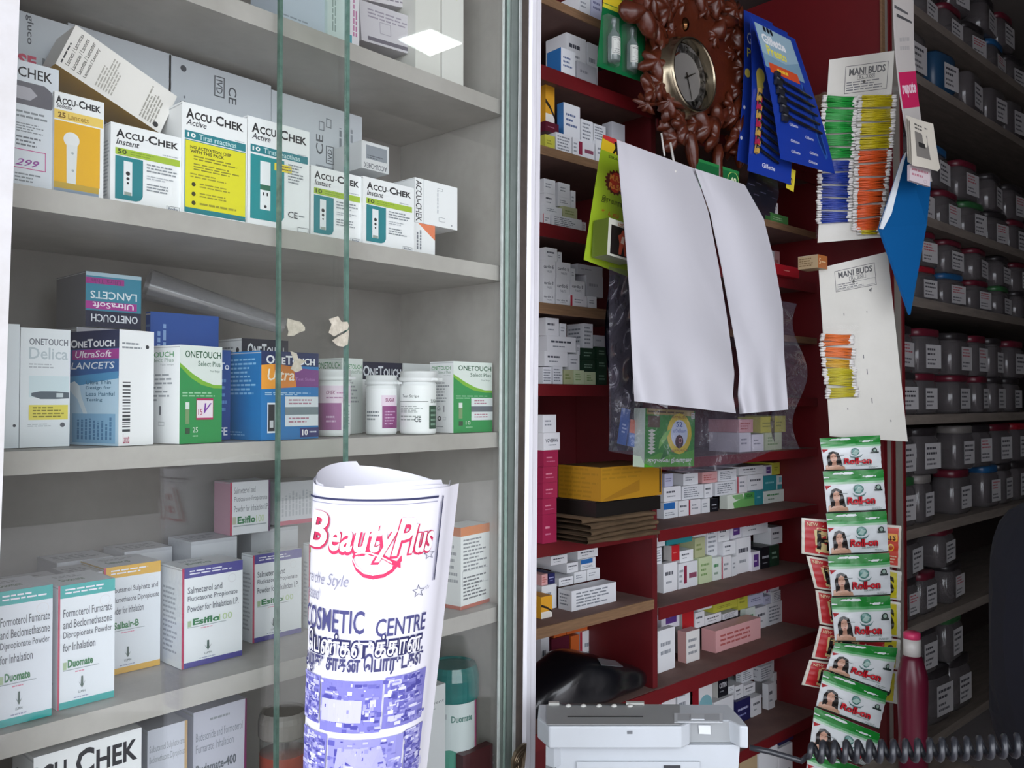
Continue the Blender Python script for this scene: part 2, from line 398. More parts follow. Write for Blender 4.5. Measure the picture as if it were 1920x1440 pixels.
# dried paper scraps on the glass
def scrap(pane, pts, y, col, seed):
    rr = random.Random(seed); mb = MB()
    q = [at(px+rr.uniform(-2, 2), py+rr.uniform(-2, 2), b=y) for px, py in pts]
    mb.slab(q, (0, -1, 0), .0008, col)
    return mb.build('paper_scrap', mat('dried_paper', '#cfc8b8', .9, noise=.8, nscale=120, col2='#a49c8c', bump=.4, bscale=200), pane)
scrap(pane1, [(618, 597), (632, 594), (640, 604), (650, 602), (655, 612), (650, 618), (640, 624), (626, 630), (617, 622), (620, 610)], .7247, '#cfc8b8', 1)
scrap(pane1, [(652, 616), (655, 628), (650, 645), (642, 651), (632, 648), (622, 640), (636, 630), (646, 622)], .7247, '#cfc8b8', 2)
scrap(pane2, [(540, 597), (550, 600), (562, 605), (573, 612), (572, 621), (560, 623), (548, 630), (538, 631), (540, 620), (537, 608)], .7347, '#bdb8ac', 3)
scrap(pane2, [(545, 660), (556, 664), (560, 672), (572, 676), (562, 684), (566, 694), (556, 700), (546, 690), (550, 676)], .7347, '#bdb8ac', 4)
# ================================================================== RED WALL SHELVING
REDW = mat('red_painted_wood', '#6c141a', .42, noise=.6, nscale=7, col2='#5c0f15', bump=.06, bscale=30)
REDD = mat('red_painted_panel', '#65141a', .5, noise=.6, nscale=5, col2='#4a0d12', bump=.05, bscale=20)
DUST = mat('dusty_shelf_top', '#7f625a', .8, noise=.7, nscale=10, col2='#634b46')
RAW = mat('raw_plank_edge', '#8a6a4c', .7, noise=.7, nscale=30, col2='#5e4430', stretch=(.5, 3, 8))
BS, BB = 1.30, 1.56
AW = atl(1533, 752, RF, b=BS).x
AP = atl(1226, 752, RF, b=BS).x
PFRONT = RF.L(at(1657, 752, RF, a=AW)).y
A0 = .55
shel = empty('wall_shelving', RF.W(1.6, 1.4, 0), RF.ang, 'red painted wooden wall shelving in two bays behind the counter', 'shelving')
def rpart(parent, name, mb, m):
    return mb.build(name, m, parent, TRS((0, 0, 0), RF.ang))
def shelfpart(parent, a0, a1, b0, b1, z, lip, mtop, mlip, th=.02):
    mb = MB(); mb.box(a0, b0+.004, z-th+.001, a1, b1, z)
    o = rpart(parent, 'shelf', mb, mtop)
    l = MB(); l.box(a0, b0, z-th-lip, a1, b0+.0038, z-.0005); rpart(o, 'shelf_lip', l, mlip)
    return o
bay1 = [(2.28, RAW, .0), (2.126, REDW, .012), (1.951, RAW, .0), (1.784, REDW, .01), (1.612, RAW, .004), (1.437, REDW, .006), (1.099, REDW, .012), (.919, RAW, .004)]
bay2 = [(2.28, RAW, 0), (2.10, REDW, .01), (1.922, RAW, .0), (1.763, REDW, .01), (1.595, RAW, 0), (1.41, REDW, .006), (1.256, REDW, .006), (1.083, REDW, .008), (.894, REDW, .01), (.448, REDW, .01)]
for z, m, l in bay1: shelfpart(shel, A0, AP-.001, BS, BB-.001, z, l, DUST, m)
for z, m, l in bay2: shelfpart(shel, AP+.019, AW-.001, BS, BB-.001, z, l, DUST, m)
shelfpart(shel, A0, AW-.001, BS-.005, BB-.001, .70, .012, DUST, REDW, .024)
mb = MB(); mb.box(A0, BB, .3, AW, BB+.012, 2.7); rpart(shel, 'back_panel', mb, REDD)
mb = MB(); mb.box(AP, BS+.006, .7005, AP+.018, BB-.001, 2.7); rpart(shel, 'partition', mb, REDD)
mb = MB(); mb.box(AW, PFRONT, .0, AW+.02, BB+.012, 2.7); rpart(shel, 'side_panel', mb, REDW)
APX = atl(1697, 752, RF, b=PFRONT).x
mb = MB(); mb.box(AW+.0201, PFRONT+.004, 0, APX-.012, BB, 2.7); rpart(shel, 'upright', mb, mat('grey_upright', '#8b857d', .5, noise=.4, nscale=20, col2='#6f6a64'))
mb = MB(); mb.box(APX-.0119, PFRONT, 0, APX+.002, BB, 2.7); rpart(shel, 'upright', mb, REDW)
mb = MB(); mb.box(AW+.055, PFRONT-.001, 0, AW+.075, PFRONT+.0035, 2.7); rpart(shel, 'upright', mb, REDW)
mb = MB(); mb.box(AW-.012, 1.19, 2.30, AW-.0005, BB-.001, 2.345); rpart(shel, 'cleat', mb, RAW)
mb = MB(); mb.box(AW-.004, PFRONT-.006, 2.06, AW+.016, PFRONT-.0005, 2.7); rpart(shel, 'cleat', mb, RAW)
# ================================================================== JAR SHELVING
JB = 1.12
JZ = [2.669, 2.45, 2.0, 1.73, 1.356, 1.0, .70, .32]
JWOOD = mat('grey_brown_plank', '#7d736a', .75, noise=.7, nscale=12, col2='#564c46', stretch=(.6, 4, 4))
jsh = empty('jar_shelving', RF.W(3.4, 1.3, 0), RF.ang, 'dark wooden shelving full of plastic jars on the far right', 'shelving')
for z in JZ:
    mb = MB(); mb.box(APX+.003, JB, z-.03, 5.15, 1.5, z); rpart(jsh, 'shelf', mb, JWOOD)
mb = MB(); mb.box(APX+.003, 1.5, 0.02, 5.15, 1.52, 2.8); rpart(jsh, 'back_panel', mb, DARKW)

# ceiling light panel whose mirror image shows in the cabinet pane
lq = []
for px, py in ((750, 75), (808, 57), (866, 83), (808, 105)):
    h_ = at(px, py, b=.7355); d_ = (h_-CAM); d_.y = -d_.y; k_ = (2.935-h_.z)/d_.z; lq.append(h_+d_*k_)
lc = sum(lq, Vector())/4
lamp = empty('ceiling_light', (lc.x, lc.y, 2.935), 0, 'square white ceiling light panel seen as a diamond reflected in the glass', 'light')
mb = MB(); mb.slab(lq[::-1], (0, 0, 1), .006); mb.build('diffuser', mat('light_panel', '#f4fffb', .5, emit=9), lamp)
mb = MB(); mb.slab([lc+(p-lc)*1.06+Vector((0, 0, .0065)) for p in lq][::-1], (0, 0, 1), .008, '#d0d0d0'); mb.build('frame', PLAST, lamp)
# ================================================================== CARTONS IN THE CABINET
BK, TEAL, LIME, YEL, GRY, LG = '#1b1c22', '#13808a', '#a6c237', '#e2dc1e', '#8e959b', '#b5bac0'
def accu(sub, n, wide=1):
    return [('F', 't', 'ACCU-CHEK', .07, .83, .93, .925, BK), ('F', 't', sub, .07, .74, .38, .815, '#33343a', {'shear': .25}),
            ('F', 'l', .70, .71, .93, .74, 1, LG), ('F', 'r', .06, .615, .95, .70, LIME), ('F', 't', n, .09, .63, .21, .69, '#3c4a12', {'bold': .03}), ('F', 'l', .26, .63, .62, .69, 2, '#86a32a'),
            ('F', 'p', [(.06, .60), (.43, .60), (.43, .14), (.40, .09), (.34, .07), (.06, .07)], TEAL), ('F', 'r', .17, .13, .285, .55, '#e9eef0'), ('F', 'c', .2275, .40, .026, BK), ('F', 'c', .2275, .335, .02, BK), ('F', 'c', .2275, .28, .014, BK), ('F', 'r', .18, .13, .275, .17, '#9aa59c'),
            ('F', 'l', .48, .46, .92, .58, 3, GRY), ('F', 'l', .48, .37, .88, .43, 2, LG), ('F', 'l', .48, .22, .86, .33, 3, GRY),
            ('F', 'f', .76, .025, .95, .085, '#6a7078', .004), ('F', 't', 'Roche', .79, .04, .92, .07, '#4a5870'), ('L', 'l', .12, .1, .86, .8, 16, '#b9bfc4')]
S1, S2, S3, S4, S5 = [z+.0006 for z in SZ]
# ---- shelf with meter strip cartons
carton('test_strip_carton', 'grey-veiled tall white meter carton standing leftmost on the second shelf', 22, 0, 108, 104, d=.05, b=.768, zb=S2, prints=[
    ('F', 't', 'CHEK', .14, .875, .86, .955, BK), ('F', 'p', [(.06, .84), (.70, .84), (.86, .80), (.90, .70), (.84, .66), (.06, .66)], '#6b6a72'), ('F', 'p', [(.1, .80), (.4, .80), (.55, .75), (.4, .70), (.1, .70)], '#b4b3bb'), ('F', 'l', .12, .55, .8, .62, 2, GRY), ('F', 'l', .12, .44, .7, .52, 4, GRY), ('F', 'l', .12, .33, .7, .42, 3, '#7a7f86'),
    ('F', 'f', .02, .16, .74, .31, '#d0589a', .006), ('F', 't', '299', .1, .18, .6, .235, '#9a4fa0', {'shear': .4}), ('F', 'l', .1, .05, .7, .13, 3, GRY)], cat='medicine carton', col='#dfe5ec')  # bluish veil of the glass mixed into the carton colour
carton('lancet_carton', 'yellow and white lancet carton with a white lancet picture, second shelf', 104, 0, 170, 190, d=.05, b=.764, zb=S2, prints=[
    ('F', 't', 'ACCU-CHEK', .03, .885, .93, .955, BK), ('F', 't', 'Softclix', .04, .845, .36, .885, '#55555a', {'shear': .2}), ('F', 'r', 0, .735, .98, .825, '#f0cf67'), ('F', 't', '25', .07, .75, .22, .805, '#7a5512', {'bold': .03}), ('F', 't', 'Lancets', .27, .75, .68, .805, '#b08a30'),
    ('F', 'r', 0, .12, .92, .72, '#eab31e'), ('F', 'r', 0, 0, .9, .06, '#8fa0b2'), ('F', 'r', 0, .06, .9, .12, '#c5a540'), ('F', 'c', .34, .55, .075, '#e9ebea'), ('F', 'p', [(.24, .50), (.46, .50), (.43, .12), (.25, .12)], '#e3e7e6'), ('F', 'c', .36, .42, .012, '#a9b3b4'), ('F', 'c', .37, .25, .012, '#a9b3b4')], cat='medicine carton')
carton('test_strip_carton', 'squat white test strip carton marked 50 with a lime band and teal panel', 210, 0, 228, 340, xl=188, b=.766, zb=S2, prints=accu('Instant', '50'), cat='medicine carton')
carton('test_strip_carton', 'white test strip carton wearing a big yellow notice on its front', 343, 0, 190, 461, d=.055, b=.764, zb=S2, prints=[
    ('F', 't', 'ACCU-CHEK', .06, .865, .93, .945, BK), ('F', 't', 'Active', .06, .805, .36, .86, '#44454c', {'shear': .25}), ('F', 'l', .8, .76, .96, .775, 1, LG), ('F', 'r', .04, .685, .97, .755, '#1b7f8b'), ('F', 't', '10', .08, .70, .2, .74, '#f2f5f5', {'bold': .03}), ('F', 't', 'Tiras reactivas', .25, .695, .82, .745, '#bfe0e2'),
    ('F', 'r', .04, .03, .97, .675, TEAL), ('F', 'r', .04, 0, .97, .03, '#eef1f3'), ('F', 'r', .05, .075, .965, .668, YEL), ('F', 't', 'NO ACTIVATION CHIP', .12, .60, .74, .63, '#4f4d12', {'bold': .03}), ('F', 't', 'WITH THIS PACK', .12, .565, .63, .595, '#4f4d12', {'bold': .03}),
    ('F', 'l', .17, .50, .86, .55, 2, '#8a8620'), ('F', 'l', .17, .41, .88, .48, 3, '#8a8620'), ('F', 'l', .12, .34, .7, .39, 2, '#9c9824'), ('F', 'c', .17, .285, .019, '#3c3b10'), ('F', 'l', .26, .26, .84, .31, 2, '#9c9824'), ('F', 'c', .17, .20, .019, '#3c3b10'), ('F', 'l', .26, .175, .8, .225, 2, '#9c9824'), ('F', 'c', .17, .12, .019, '#3c3b10'), ('F', 'l', .26, .10, .84, .14, 1, '#9c9824'), ('F', 'f', .74, .008, .97, .05, '#6a7078', .004)], cat='medicine carton')
carton('test_strip_carton', 'tall white and teal test strip carton with a small yellow five sticker', 465, 0, 216, 578, d=.055, b=.764, zb=S2, prints=[
    ('F', 't', 'ACCU-CHEK', .07, .86, .95, .94, BK), ('F', 't', 'Active', .07, .80, .36, .855, '#44454c', {'shear': .25}), ('F', 'l', .8, .75, .96, .765, 1, LG), ('F', 'r', .05, .68, .97, .75, '#1b7f8b'), ('F', 't', '10', .08, .695, .2, .735, '#f2f5f5', {'bold': .03}), ('F', 't', 'Tiras reactivas', .25, .69, .84, .74, '#bfe0e2'),
    ('F', 'p', [(.05, .66), (.58, .66), (.58, .13), (.54, .09), (.46, .075), (.05, .075)], '#138d92'), ('F', 'r', .2, .40, .36, .615, '#eef2f3'), ('F', 'r', .2, .35, .36, .40, '#2d6a52'), ('F', 'r', .2, .17, .36, .35, '#eef2f3'), ('F', 'r', .24, .30, .26, .33, BK), ('F', 'r', .3, .30, .32, .33, BK), ('F', 'c', .28, .20, .014, BK), ('F', 'r', .42, .555, .7, .625, '#ecd93a'), ('F', 't', '5', .45, .57, .52, .615, '#a02a1e', {'bold': .03}), ('F', 'l', .54, .565, .68, .62, 2, '#8a6a20'),
    ('F', 'l', .64, .46, .92, .65, 7, GRY), ('F', 't', 'CE', .64, .14, .80, .20, '#4e5158'), ('F', 'l', .82, .155, .96, .185, 1, GRY), ('F', 'f', .80, .02, .98, .065, '#6a7078', .004)], cat='medicine carton')
carton('test_strip_carton', 'small white test strip carton marked 10, crossed by the second glass edge', 584, 0, 309, 678, d=.05, b=.768, zb=S2, prints=accu('Instant', '10'), cat='medicine carton', tilt=0)
carton('test_strip_carton', 'small white test strip carton marked 10, farthest right of the lime-banded ones', 682, 0, 330, 776, d=.05, b=.764, zb=S2, prints=accu('Instant', '10'), cat='medicine carton')
carton('medicine_carton', 'narrow white carton with an orange corner supporting a sideways box', 776, 0, 416, 815, d=.05, b=.772, zb=S2, prints=[('F', 'p', [(.2, 1), (1, 1), (1, .55)], '#e8845c'), ('F', 'l', .12, .2, .4, .8, 2, '#7a7f86', True)], cat='medicine carton')
zz = atl(778, 416, CF, b=.772).z
carton('test_strip_carton', 'white test strip carton lying on its side, name running up its left strip', 778, 415, 332, 857, d=.05, b=.774, zb=zz+.0006, prints=[('F', 't', 'ACCU-CHEK', .02, .03, .15, .95, BK, {'rot': 270}), ('F', 'r', .19, 0, .2, 1, '#cfd3d6'), ('F', 'l', .5, .3, .55, .85, 1, LG, True), ('F', 'f', .52, .82, .64, .88, GRY, .008), ('F', 'f', .55, .12, .7, .22, GRY, .008), ('F', 'c', .86, .08, .02, GRY)], cat='medicine carton')
# back row
BIG = .865
def backbox(label, xc, yt, xr, b, prints, zb=S2, d=.06, col='#c9cfd6', **k):
    return carton('medicine_carton', label, xc, 0, yt, xr, d=d, b=b, zb=zb, prints=prints, cat='medicine carton', col=col, **k)
backbox('large white carton with red letters at the far left back of the second shelf', 20, 14, 126, .845, [('F', 't', 'SF', .12, .715, .42, .785, '#d0506a', {'bold': .04}), ('F', 't', '125', .52, .715, .96, .79, '#7f858c'), ('F', 't', 'gluco', .24, .84, .37, .99, '#5a5e66', {'rot': 270})], d=.09)
backbox('large plain grey-white carton behind the tilted box', 128, 42, 316, .862, [('F', 'l', .1, .2, .4, .8, 8, '#aab0b8', True)], d=.085)
backbox('large white CE-marked carton in the back row, left of the first glass edge', 318, 102, 505, .862, [('F', 'c', .13, .945, .018, '#50545c'), ('F', 'l', .06, .35, .22, .80, 5, '#7f868e', True), ('F', 't', 'CE', .56, .82, .64, .92, '#565b62', {'rot': 270}), ('F', 't', 'IVD', .44, .86, .50, .94, '#565b62', {'rot': 270}), ('F', 'f', .42, .84, .52, .96, '#565b62', .006), ('F', 'l', .72, .4, .8, .6, 1, '#7f868e', True)], d=.085)
backbox('large white CE-marked carton in the back row, between the two glass edges', 510, 168, 677, .862, [('F', 't', 'CE', .47, .67, .55, .80, '#565b62', {'rot': 90}), ('F', 't', 'IVD', .60, .64, .65, .72, '#565b62', {'rot': 90}), ('F', 'f', .58, .62, .67, .74, '#565b62', .006), ('F', 'l', .72, .62, .77, .95, 1, '#7f868e', True), ('F', 'l', .80, .62, .95, .92, 3, '#8f969e', True), ('F', 'r', .47, .50, .98, .60, '#8d939b'), ('F', 'f', .5, .83, .56, .89, '#7f868e', .006), ('F', 'f', .58, .86, .64, .92, '#7f868e', .006)], d=.085)
zz = atl(677, 330, CF, b=.80).z
carton('test_strip_carton', 'small meter carton standing upside down above the lime-banded boxes', 678, 330, 262, 728, d=.055, b=.803, prints=[('F', 't', 'ACCU-CHEK', .08, .05, .92, .24, '#5a5e66', {'rot': 180}), ('F', 'r', .16, .38, .92, .88, '#8c939b'), ('F', 'l', .2, .4, .8, .55, 2, '#5a5e66')], cat='medicine carton', col='#d5d7d8', zb=S2+.1)
carton('medicine_carton', 'plain white carton under the upside-down meter carton', 706, 0, 327, 770, d=.07, b=.835, zb=S2, h=.0995, cat='medicine carton')
# tilted long box resting on its neighbours
def quadbox(name, label, px, b, depth, prints=(), col='#f0f0ee', cols=None, cat='carton', fr=CF, m=None, group=None, bs=None):
    """box from the four image corners (BL, BR, TR, TL) of its front face: the face keeps its own tilt"""
    bs = bs or (b,)*4
    Q = [at(x, y, fr, b=bb) for (x, y), bb in zip(px, bs)]
    ux = ((Q[1]-Q[0])+(Q[2]-Q[3]))/2; uy = ((Q[3]-Q[0])+(Q[2]-Q[1]))/2; w, h = ux.length, uy.length
    ux = ux.normalized(); uy = (uy-ux*uy.dot(ux)).normalized(); nn = ux.cross(uy)
    c = sum(Q, Vector())/4
    M = Matrix((ux, -nn, uy)).transposed().to_4x4(); M = Matrix.Translation(c-uy*h/2-nn*depth/2) @ M
    o = carton_mesh(w, depth, h, col, prints, cols, False).build(name, m or CARD, None, M)
    return tag(o, label, cat, group)
quadbox('lancet_carton', 'long cream carton lying tilted across the tops of its neighbours', [(103, 122), (298, 246), (334, 185), (143, 44)], .79, .045, [
    ('F', 'l', .02, .1, .045, .9, 1, '#3c3c40', True), ('F', 't', 'Lancets / Lancettes', .06, .12, .095, .9, '#55534e', {'rot': 90}), ('F', 't', 'Lancetas / Lancets', .115, .1, .15, .88, '#55534e', {'rot': 90}), ('F', 't', 'Lancette / Lancetter', .17, .1, .205, .9, '#55534e', {'rot': 90}), ('F', 't', 'Lansetit / Lancety', .225, .1, .26, .85, '#55534e', {'rot': 90}),
    ('F', 'l', .33, .1, .5, .9, 7, '#b3b0a8', True), ('F', 'l', .76, .08, .92, .9, 6, '#a5a29a', True), ('F', 'c', .93, .12, .06, '#2d2d30')], cat='medicine carton', col='#ece9e4', cols={'B': '#c79a3a'})
# ---- shelf above (seen from below)
carton('medicine_carton', 'grey-blue carton on the top shelf, leftmost behind the overlapping panes', 527, 0, -140, 610, d=.06, b=.775, zb=S1, prints=[('F', 'l', .05, .02, .85, .16, 4, '#8d96a0'), ('F', 'r', .97, 0, 1, 1, '#56687c')], cat='medicine carton', col='#b9c4cf')
carton('medicine_carton', 'pale green and white carton on the top shelf beside the second glass edge', 614, 0, -140, 649, d=.06, b=.77, zb=S1, prints=[('F', 'l', .2, .12, .45, .5, 2, '#8fa09b', True)], cat='medicine carton', col='#c6d6d2')
carton('medicine_carton', 'slim white carton with upright pink letters and a teal square, top shelf', 651, 0, -140, 671, d=.06, b=.766, zb=S1, prints=[('F', 'l', .45, .12, .85, .46, 2, '#b06a92', True), ('F', 'r', 0, .02, .4, .12, '#4c9aa6')], cat='medicine carton', col='#d6d4d8')
quadbox('medicine_carton', 'white carton lying flat on the top shelf with mauve small print', [(676, 70), (790, 112), (790, 34), (676, 4)], .79, .08, [('F', 'l', .12, .62, .9, .88, 3, '#9a93a0'), ('F', 'r', .1, .06, .85, .16, '#6f6a74'), ('F', 'f', .3, .3, .48, .6, '#a7a3ac', .02)], cat='medicine carton', col='#cac7cc', bs=(.79, .79, .79, .79))
quadbox('medicine_carton', 'pinkish white carton stacked on the flat one on the top shelf', [(684, -3), (778, 20), (778, -76), (684, -98)], .80, .07, [('F', 'l', .1, .06, .95, .26, 3, '#8b8490')], cat='medicine carton', col='#d2ced2')
carton('medicine_carton', 'tall lime-panelled white carton, left one of the pair on the top shelf', 779, 0, -120, 825, d=.06, b=.776, zb=S1, prints=[('F', 'r', .25, .68, .65, .74, '#b8bd8c'), ('F', 'l', .3, .69, .6, .73, 1, '#8d936a')], cat='medicine carton', col='#d9d9d2')
carton('medicine_carton', 'tall lime-panelled white carton, right one of the pair on the top shelf', 829, 0, -120, 868, d=.06, b=.775, zb=S1, prints=[('F', 'r', .25, .62, .7, .68, '#b8bd8c'), ('F', 'l', .3, .63, .65, .67, 1, '#8d936a')], cat='medicine carton', col='#dcdcd6')
# ---- third shelf: lancets, strips, bottles
WH = '#f2f4f4'
carton('medicine_carton', 'white carton cut by the frame at the far left of the middle shelf', 2, 0, 606, 36, d=.05, b=.79, zb=S3, prints=[('F', 'c', .8, .18, .012, '#3a3e44')], cat='medicine carton', col='#dfe6ea')
carton('lancing_device_carton', 'pale white carton with a grey lancing pen picture and yellow label', 46, 0, 614, 131, xl=36, b=.79, zb=S3, prints=[
    ('F', 't', 'ONETOUCH', .17, .86, .95, .915, '#6a7078'), ('F', 't', 'Delica', .17, .74, .95, .84, '#b9c6cb'), ('F', 'l', .17, .66, .8, .71, 2, '#b3babf'), ('F', 'r', .17, .42, .98, .60, '#cfe0e4'), ('F', 'p', [(.22, .455), (.4, .47), (.7, .47), (.98, .46), (.98, .41), (.7, .405), (.4, .405), (.22, .43)], '#56626c'), ('F', 'r', .72, .42, .86, .455, '#c5d0d4'), ('F', 'r', .17, .23, .96, .355, '#e2d55a'), ('F', 'l', .25, .245, .9, .345, 4, '#8c8430'), ('F', 'l', .15, .17, .7, .2, 2, '#a8aeb4'), ('F', 'c', .85, .185, .02, '#5b5f66')], cat='medicine carton', col='#e3e9ec')
U = [('L', 'r', 0, .84, 1, 1, '#14224a'), ('L', 't', 'ONETOUCH', .06, .855, .92, .92, '#eef0f4'), ('L', 'r', 0, .60, 1, .84, '#2b5f9c'), ('L', 'r', .1, .75, 1, .835, '#a3308c'), ('L', 't', 'UltraSoft', .16, .765, .86, .825, '#f3e9f2', {'shear': .15}), ('L', 't', 'LANCETS', .08, .665, .92, .725, '#e6eff5', {'shear': .15}), ('L', 'r', 0, .0, 1, .60, '#b9d6ea'),
     ('L', 'p', [(0, .60), (1, .64), (1, .58), (.5, .545), (0, .50)], '#4d93c2'), ('L', 't', 'Ultra Thin', .38, .53, .86, .565, '#46718e'), ('L', 't', 'Design for', .38, .48, .86, .515, '#46718e'), ('L', 't', 'Less Painful', .38, .43, .93, .465, '#46718e'), ('L', 't', 'Testing', .38, .375, .70, .41, '#46718e'), ('L', 'p', [(.05, .54), (.16, .56), (.26, .52), (.3, .42), (.42, .27), (.36, .25), (.22, .40), (.1, .46), (.05, .5)], '#dde9ef'),
     ('L', 'r', .12, .02, .95, .275, '#86b4d6'), ('L', 'l', .2, .05, .9, .25, 9, '#4f7fa8', True)]
carton('lancet_carton', 'tall navy to pale blue lancet carton with a magenta band, front of the middle shelf', 222, 838, 617, 288, xl=126, b=.757, yaw=14, zb=S3, prints=U+[('F', 'l', .08, .83, .7, .9, 2, '#8d949a'), ('F', 'b', .1, .12, .32, .55, '#3c4046', True), ('F', 'c', .8, .86, .018, '#33363c'), ('F', 't', 'Lancets', .12, .02, .3, .1, '#b05068')], cat='medicine carton')
zz = S3+.1
carton('lancet_carton', 'lancet carton stored upside down high at the back of the middle shelf', 160, 612, 508, 263, xl=104, b=.825, zb=atl(160, 612, CF, b=.825).z, prints=[
    ('F', 'r', 0, 0, 1, .30, '#101a3a'), ('F', 't', 'ONETOUCH', .10, .10, .94, .24, '#dfe3ea', {'rot': 180}), ('F', 'r', 0, .30, 1, 1, '#2d7f98'), ('F', 'r', 0, .33, .92, .47, '#a3308c'), ('F', 't', 'UltraSoft', .12, .35, .86, .46, '#efe3ee', {'rot': 180}), ('F', 't', 'LANCETS', .08, .52, .92, .66, '#d6e4ea', {'rot': 180}), ('F', 'r', 0, .79, .68, .9, '#97287e'), ('F', 't', 'Ultra Thin', .1, .80, .62, .88, '#6d2a66', {'rot': 180}), ('F', 'r', 0, .93, 1, 1, '#9fb8c4')], cat='medicine carton', cols={'L': '#74747c'})  # left side grey: its shade is put into the face colour
carton('medicine_carton', 'plain grey carton carrying the upside-down lancet carton', 150, 0, 612, 262, xl=100, b=.826, zb=S3, h=atl(160, 612, CF, b=.825).z-S3-.0008, cat='medicine carton', col='#9a9aa2')
SP = [('L', 't', 'ONETOUCH', .08, .88, .88, .935, '#4a9a5c'), ('L', 't', 'Select Plus', .36, .83, .88, .87, '#9ab0a0'), ('L', 't', 'Test Strips', .6, .79, .88, .81, '#a9aeb0'), ('L', 'l', .06, .42, .86, .72, 7, '#a2a7ab'), ('L', 't', '2', .36, .315, .42, .355, '#5a5e64'), ('L', 'o', .39, .335, .035, '#5a5e64'), ('L', 'f', .12, .315, .24, .35, '#8b9096', .005), ('L', 't', 'CE', .08, .215, .27, .29, '#3c4046'), ('L', 'c', .42, .20, .035, '#3c4046'), ('L', 'c', .42, .20, .018, WH), ('L', 'f', .58, .18, .70, .22, '#a9aeb0', .004), ('L', 'r', .6, .29, .63, .38, '#6a6e74'), ('L', 'l', .1, .15, .3, .17, 1, '#6a6e74'), ('L', 'l', .1, .07, .6, .095, 1, '#8b9096')]
def select(n, sticker):
    r = [('F', 'r', 0, 0, 1, 1, '#2f9350'), ('F', 'p', [(0, 1), (1, 1), (1, .60), (.8, .60), (.55, .64), (.3, .71), (0, .82)], '#dfe8e2'), ('F', 'p', [(0, .82), (.3, .71), (.55, .64), (.8, .60), (1, .60), (1, .565), (.8, .565), (.5, .60), (.25, .67), (0, .78)], '#7fb83c'), ('F', 't', 'ONETOUCH', .12, .875, .97, .945, '#1f5a3a'), ('F', 't', 'Select Plus', .42, .79, .96, .845, '#5d7a6a'), ('F', 't', 'Test Strips', .70, .725, .94, .755, '#7d938a'),
         ('F', 'l', .06, .47, .9, .53, 2, '#9fd3ac'), ('F', 'r', .13, .35, .22, .42, '#dfe8e2'), ('F', 'r', .13, .2, .22, .35, '#7c9a6c'), ('F', 'r', .13, .1, .23, .16, '#38503c'), ('F', 't', n, .3, .11, .42, .165, '#cfe6d4'), ('F', 'l', .3, .06, .5, .09, 1, '#9fd3ac')]
    if sticker: r += [('F', 'r', .38, .24, .78, .46, '#b02a5c'), ('F', 'r', .39, .26, .77, .44, '#efe3ea'), ('F', 't', '15', .42, .29, .52, .35, '#b02a5c', {'bold': 0}), ('F', 't', 'v', .55, .30, .74, .41, '#7b3aa0', {'shear': .6, 'bold': 0})]
    else: r += [('F', 'r', .44, .37, 1, .49, '#dde4e4'), ('F', 'l', .52, .39, .93, .47, 2, '#b07a8c'), ('F', 'r', .44, .29, 1, .37, '#6a7078'), ('F', 'r', .44, .17, 1, .29, '#dde4e4'), ('F', 'l', .52, .2, .93, .27, 2, '#b07a8c')]
    return r
carton('test_strip_carton', 'white and green test strip carton with a pink-framed price sticker, front of the middle shelf', 336, 833, 646, 416, xl=247, b=.752, yaw=10, zb=S3, prints=SP+select('25', True), cat='medicine carton')
carton('medicine_carton', 'bright blue carton with a lime corner behind the green and white one', 287, 0, 584, 409, xl=272, b=.85, zb=S3, prints=[('F', 'p', [(.7, .42), (1, .50), (1, 0), (.4, 0)], '#7fb83c'), ('F', 'l', .08, .5, .24, .95, 2, '#86a8d8', True), ('L', 't', 'TOUCH', .1, .4, .9, .9, '#5f8ac0', {'rot': 90})], col='#1f4f9e', cat='medicine carton')
carton('medicine_carton', 'thin royal blue carton squeezed left of the bright blue strip carton', 411, 0, 656, 432, d=.04, b=.80, zb=S3, prints=[('F', 't', 'To', .2, .78, .9, .86, '#dfe3ea'), ('F', 'l', .1, .3, .8, .7, 5, '#5f8ac0'), ('F', 't', 'FE', .2, .05, .8, .14, '#dfe3ea')], col='#1c4688', cat='medicine carton')
carton('medicine_carton', 'black and white carton peeking over the bright blue strip carton', 457, 0, 634, 540, xl=410, b=.845, zb=S3, prints=[('F', 't', 'ONETOUCH', .12, .82, .9, .94, '#d6d9de'), ('L', 'l', .1, .80, .7, .93, 3, '#8d949a'), ('L', 'c', .83, .88, .03, '#33363c')], cols={'F': '#171d30'}, cat='medicine carton')
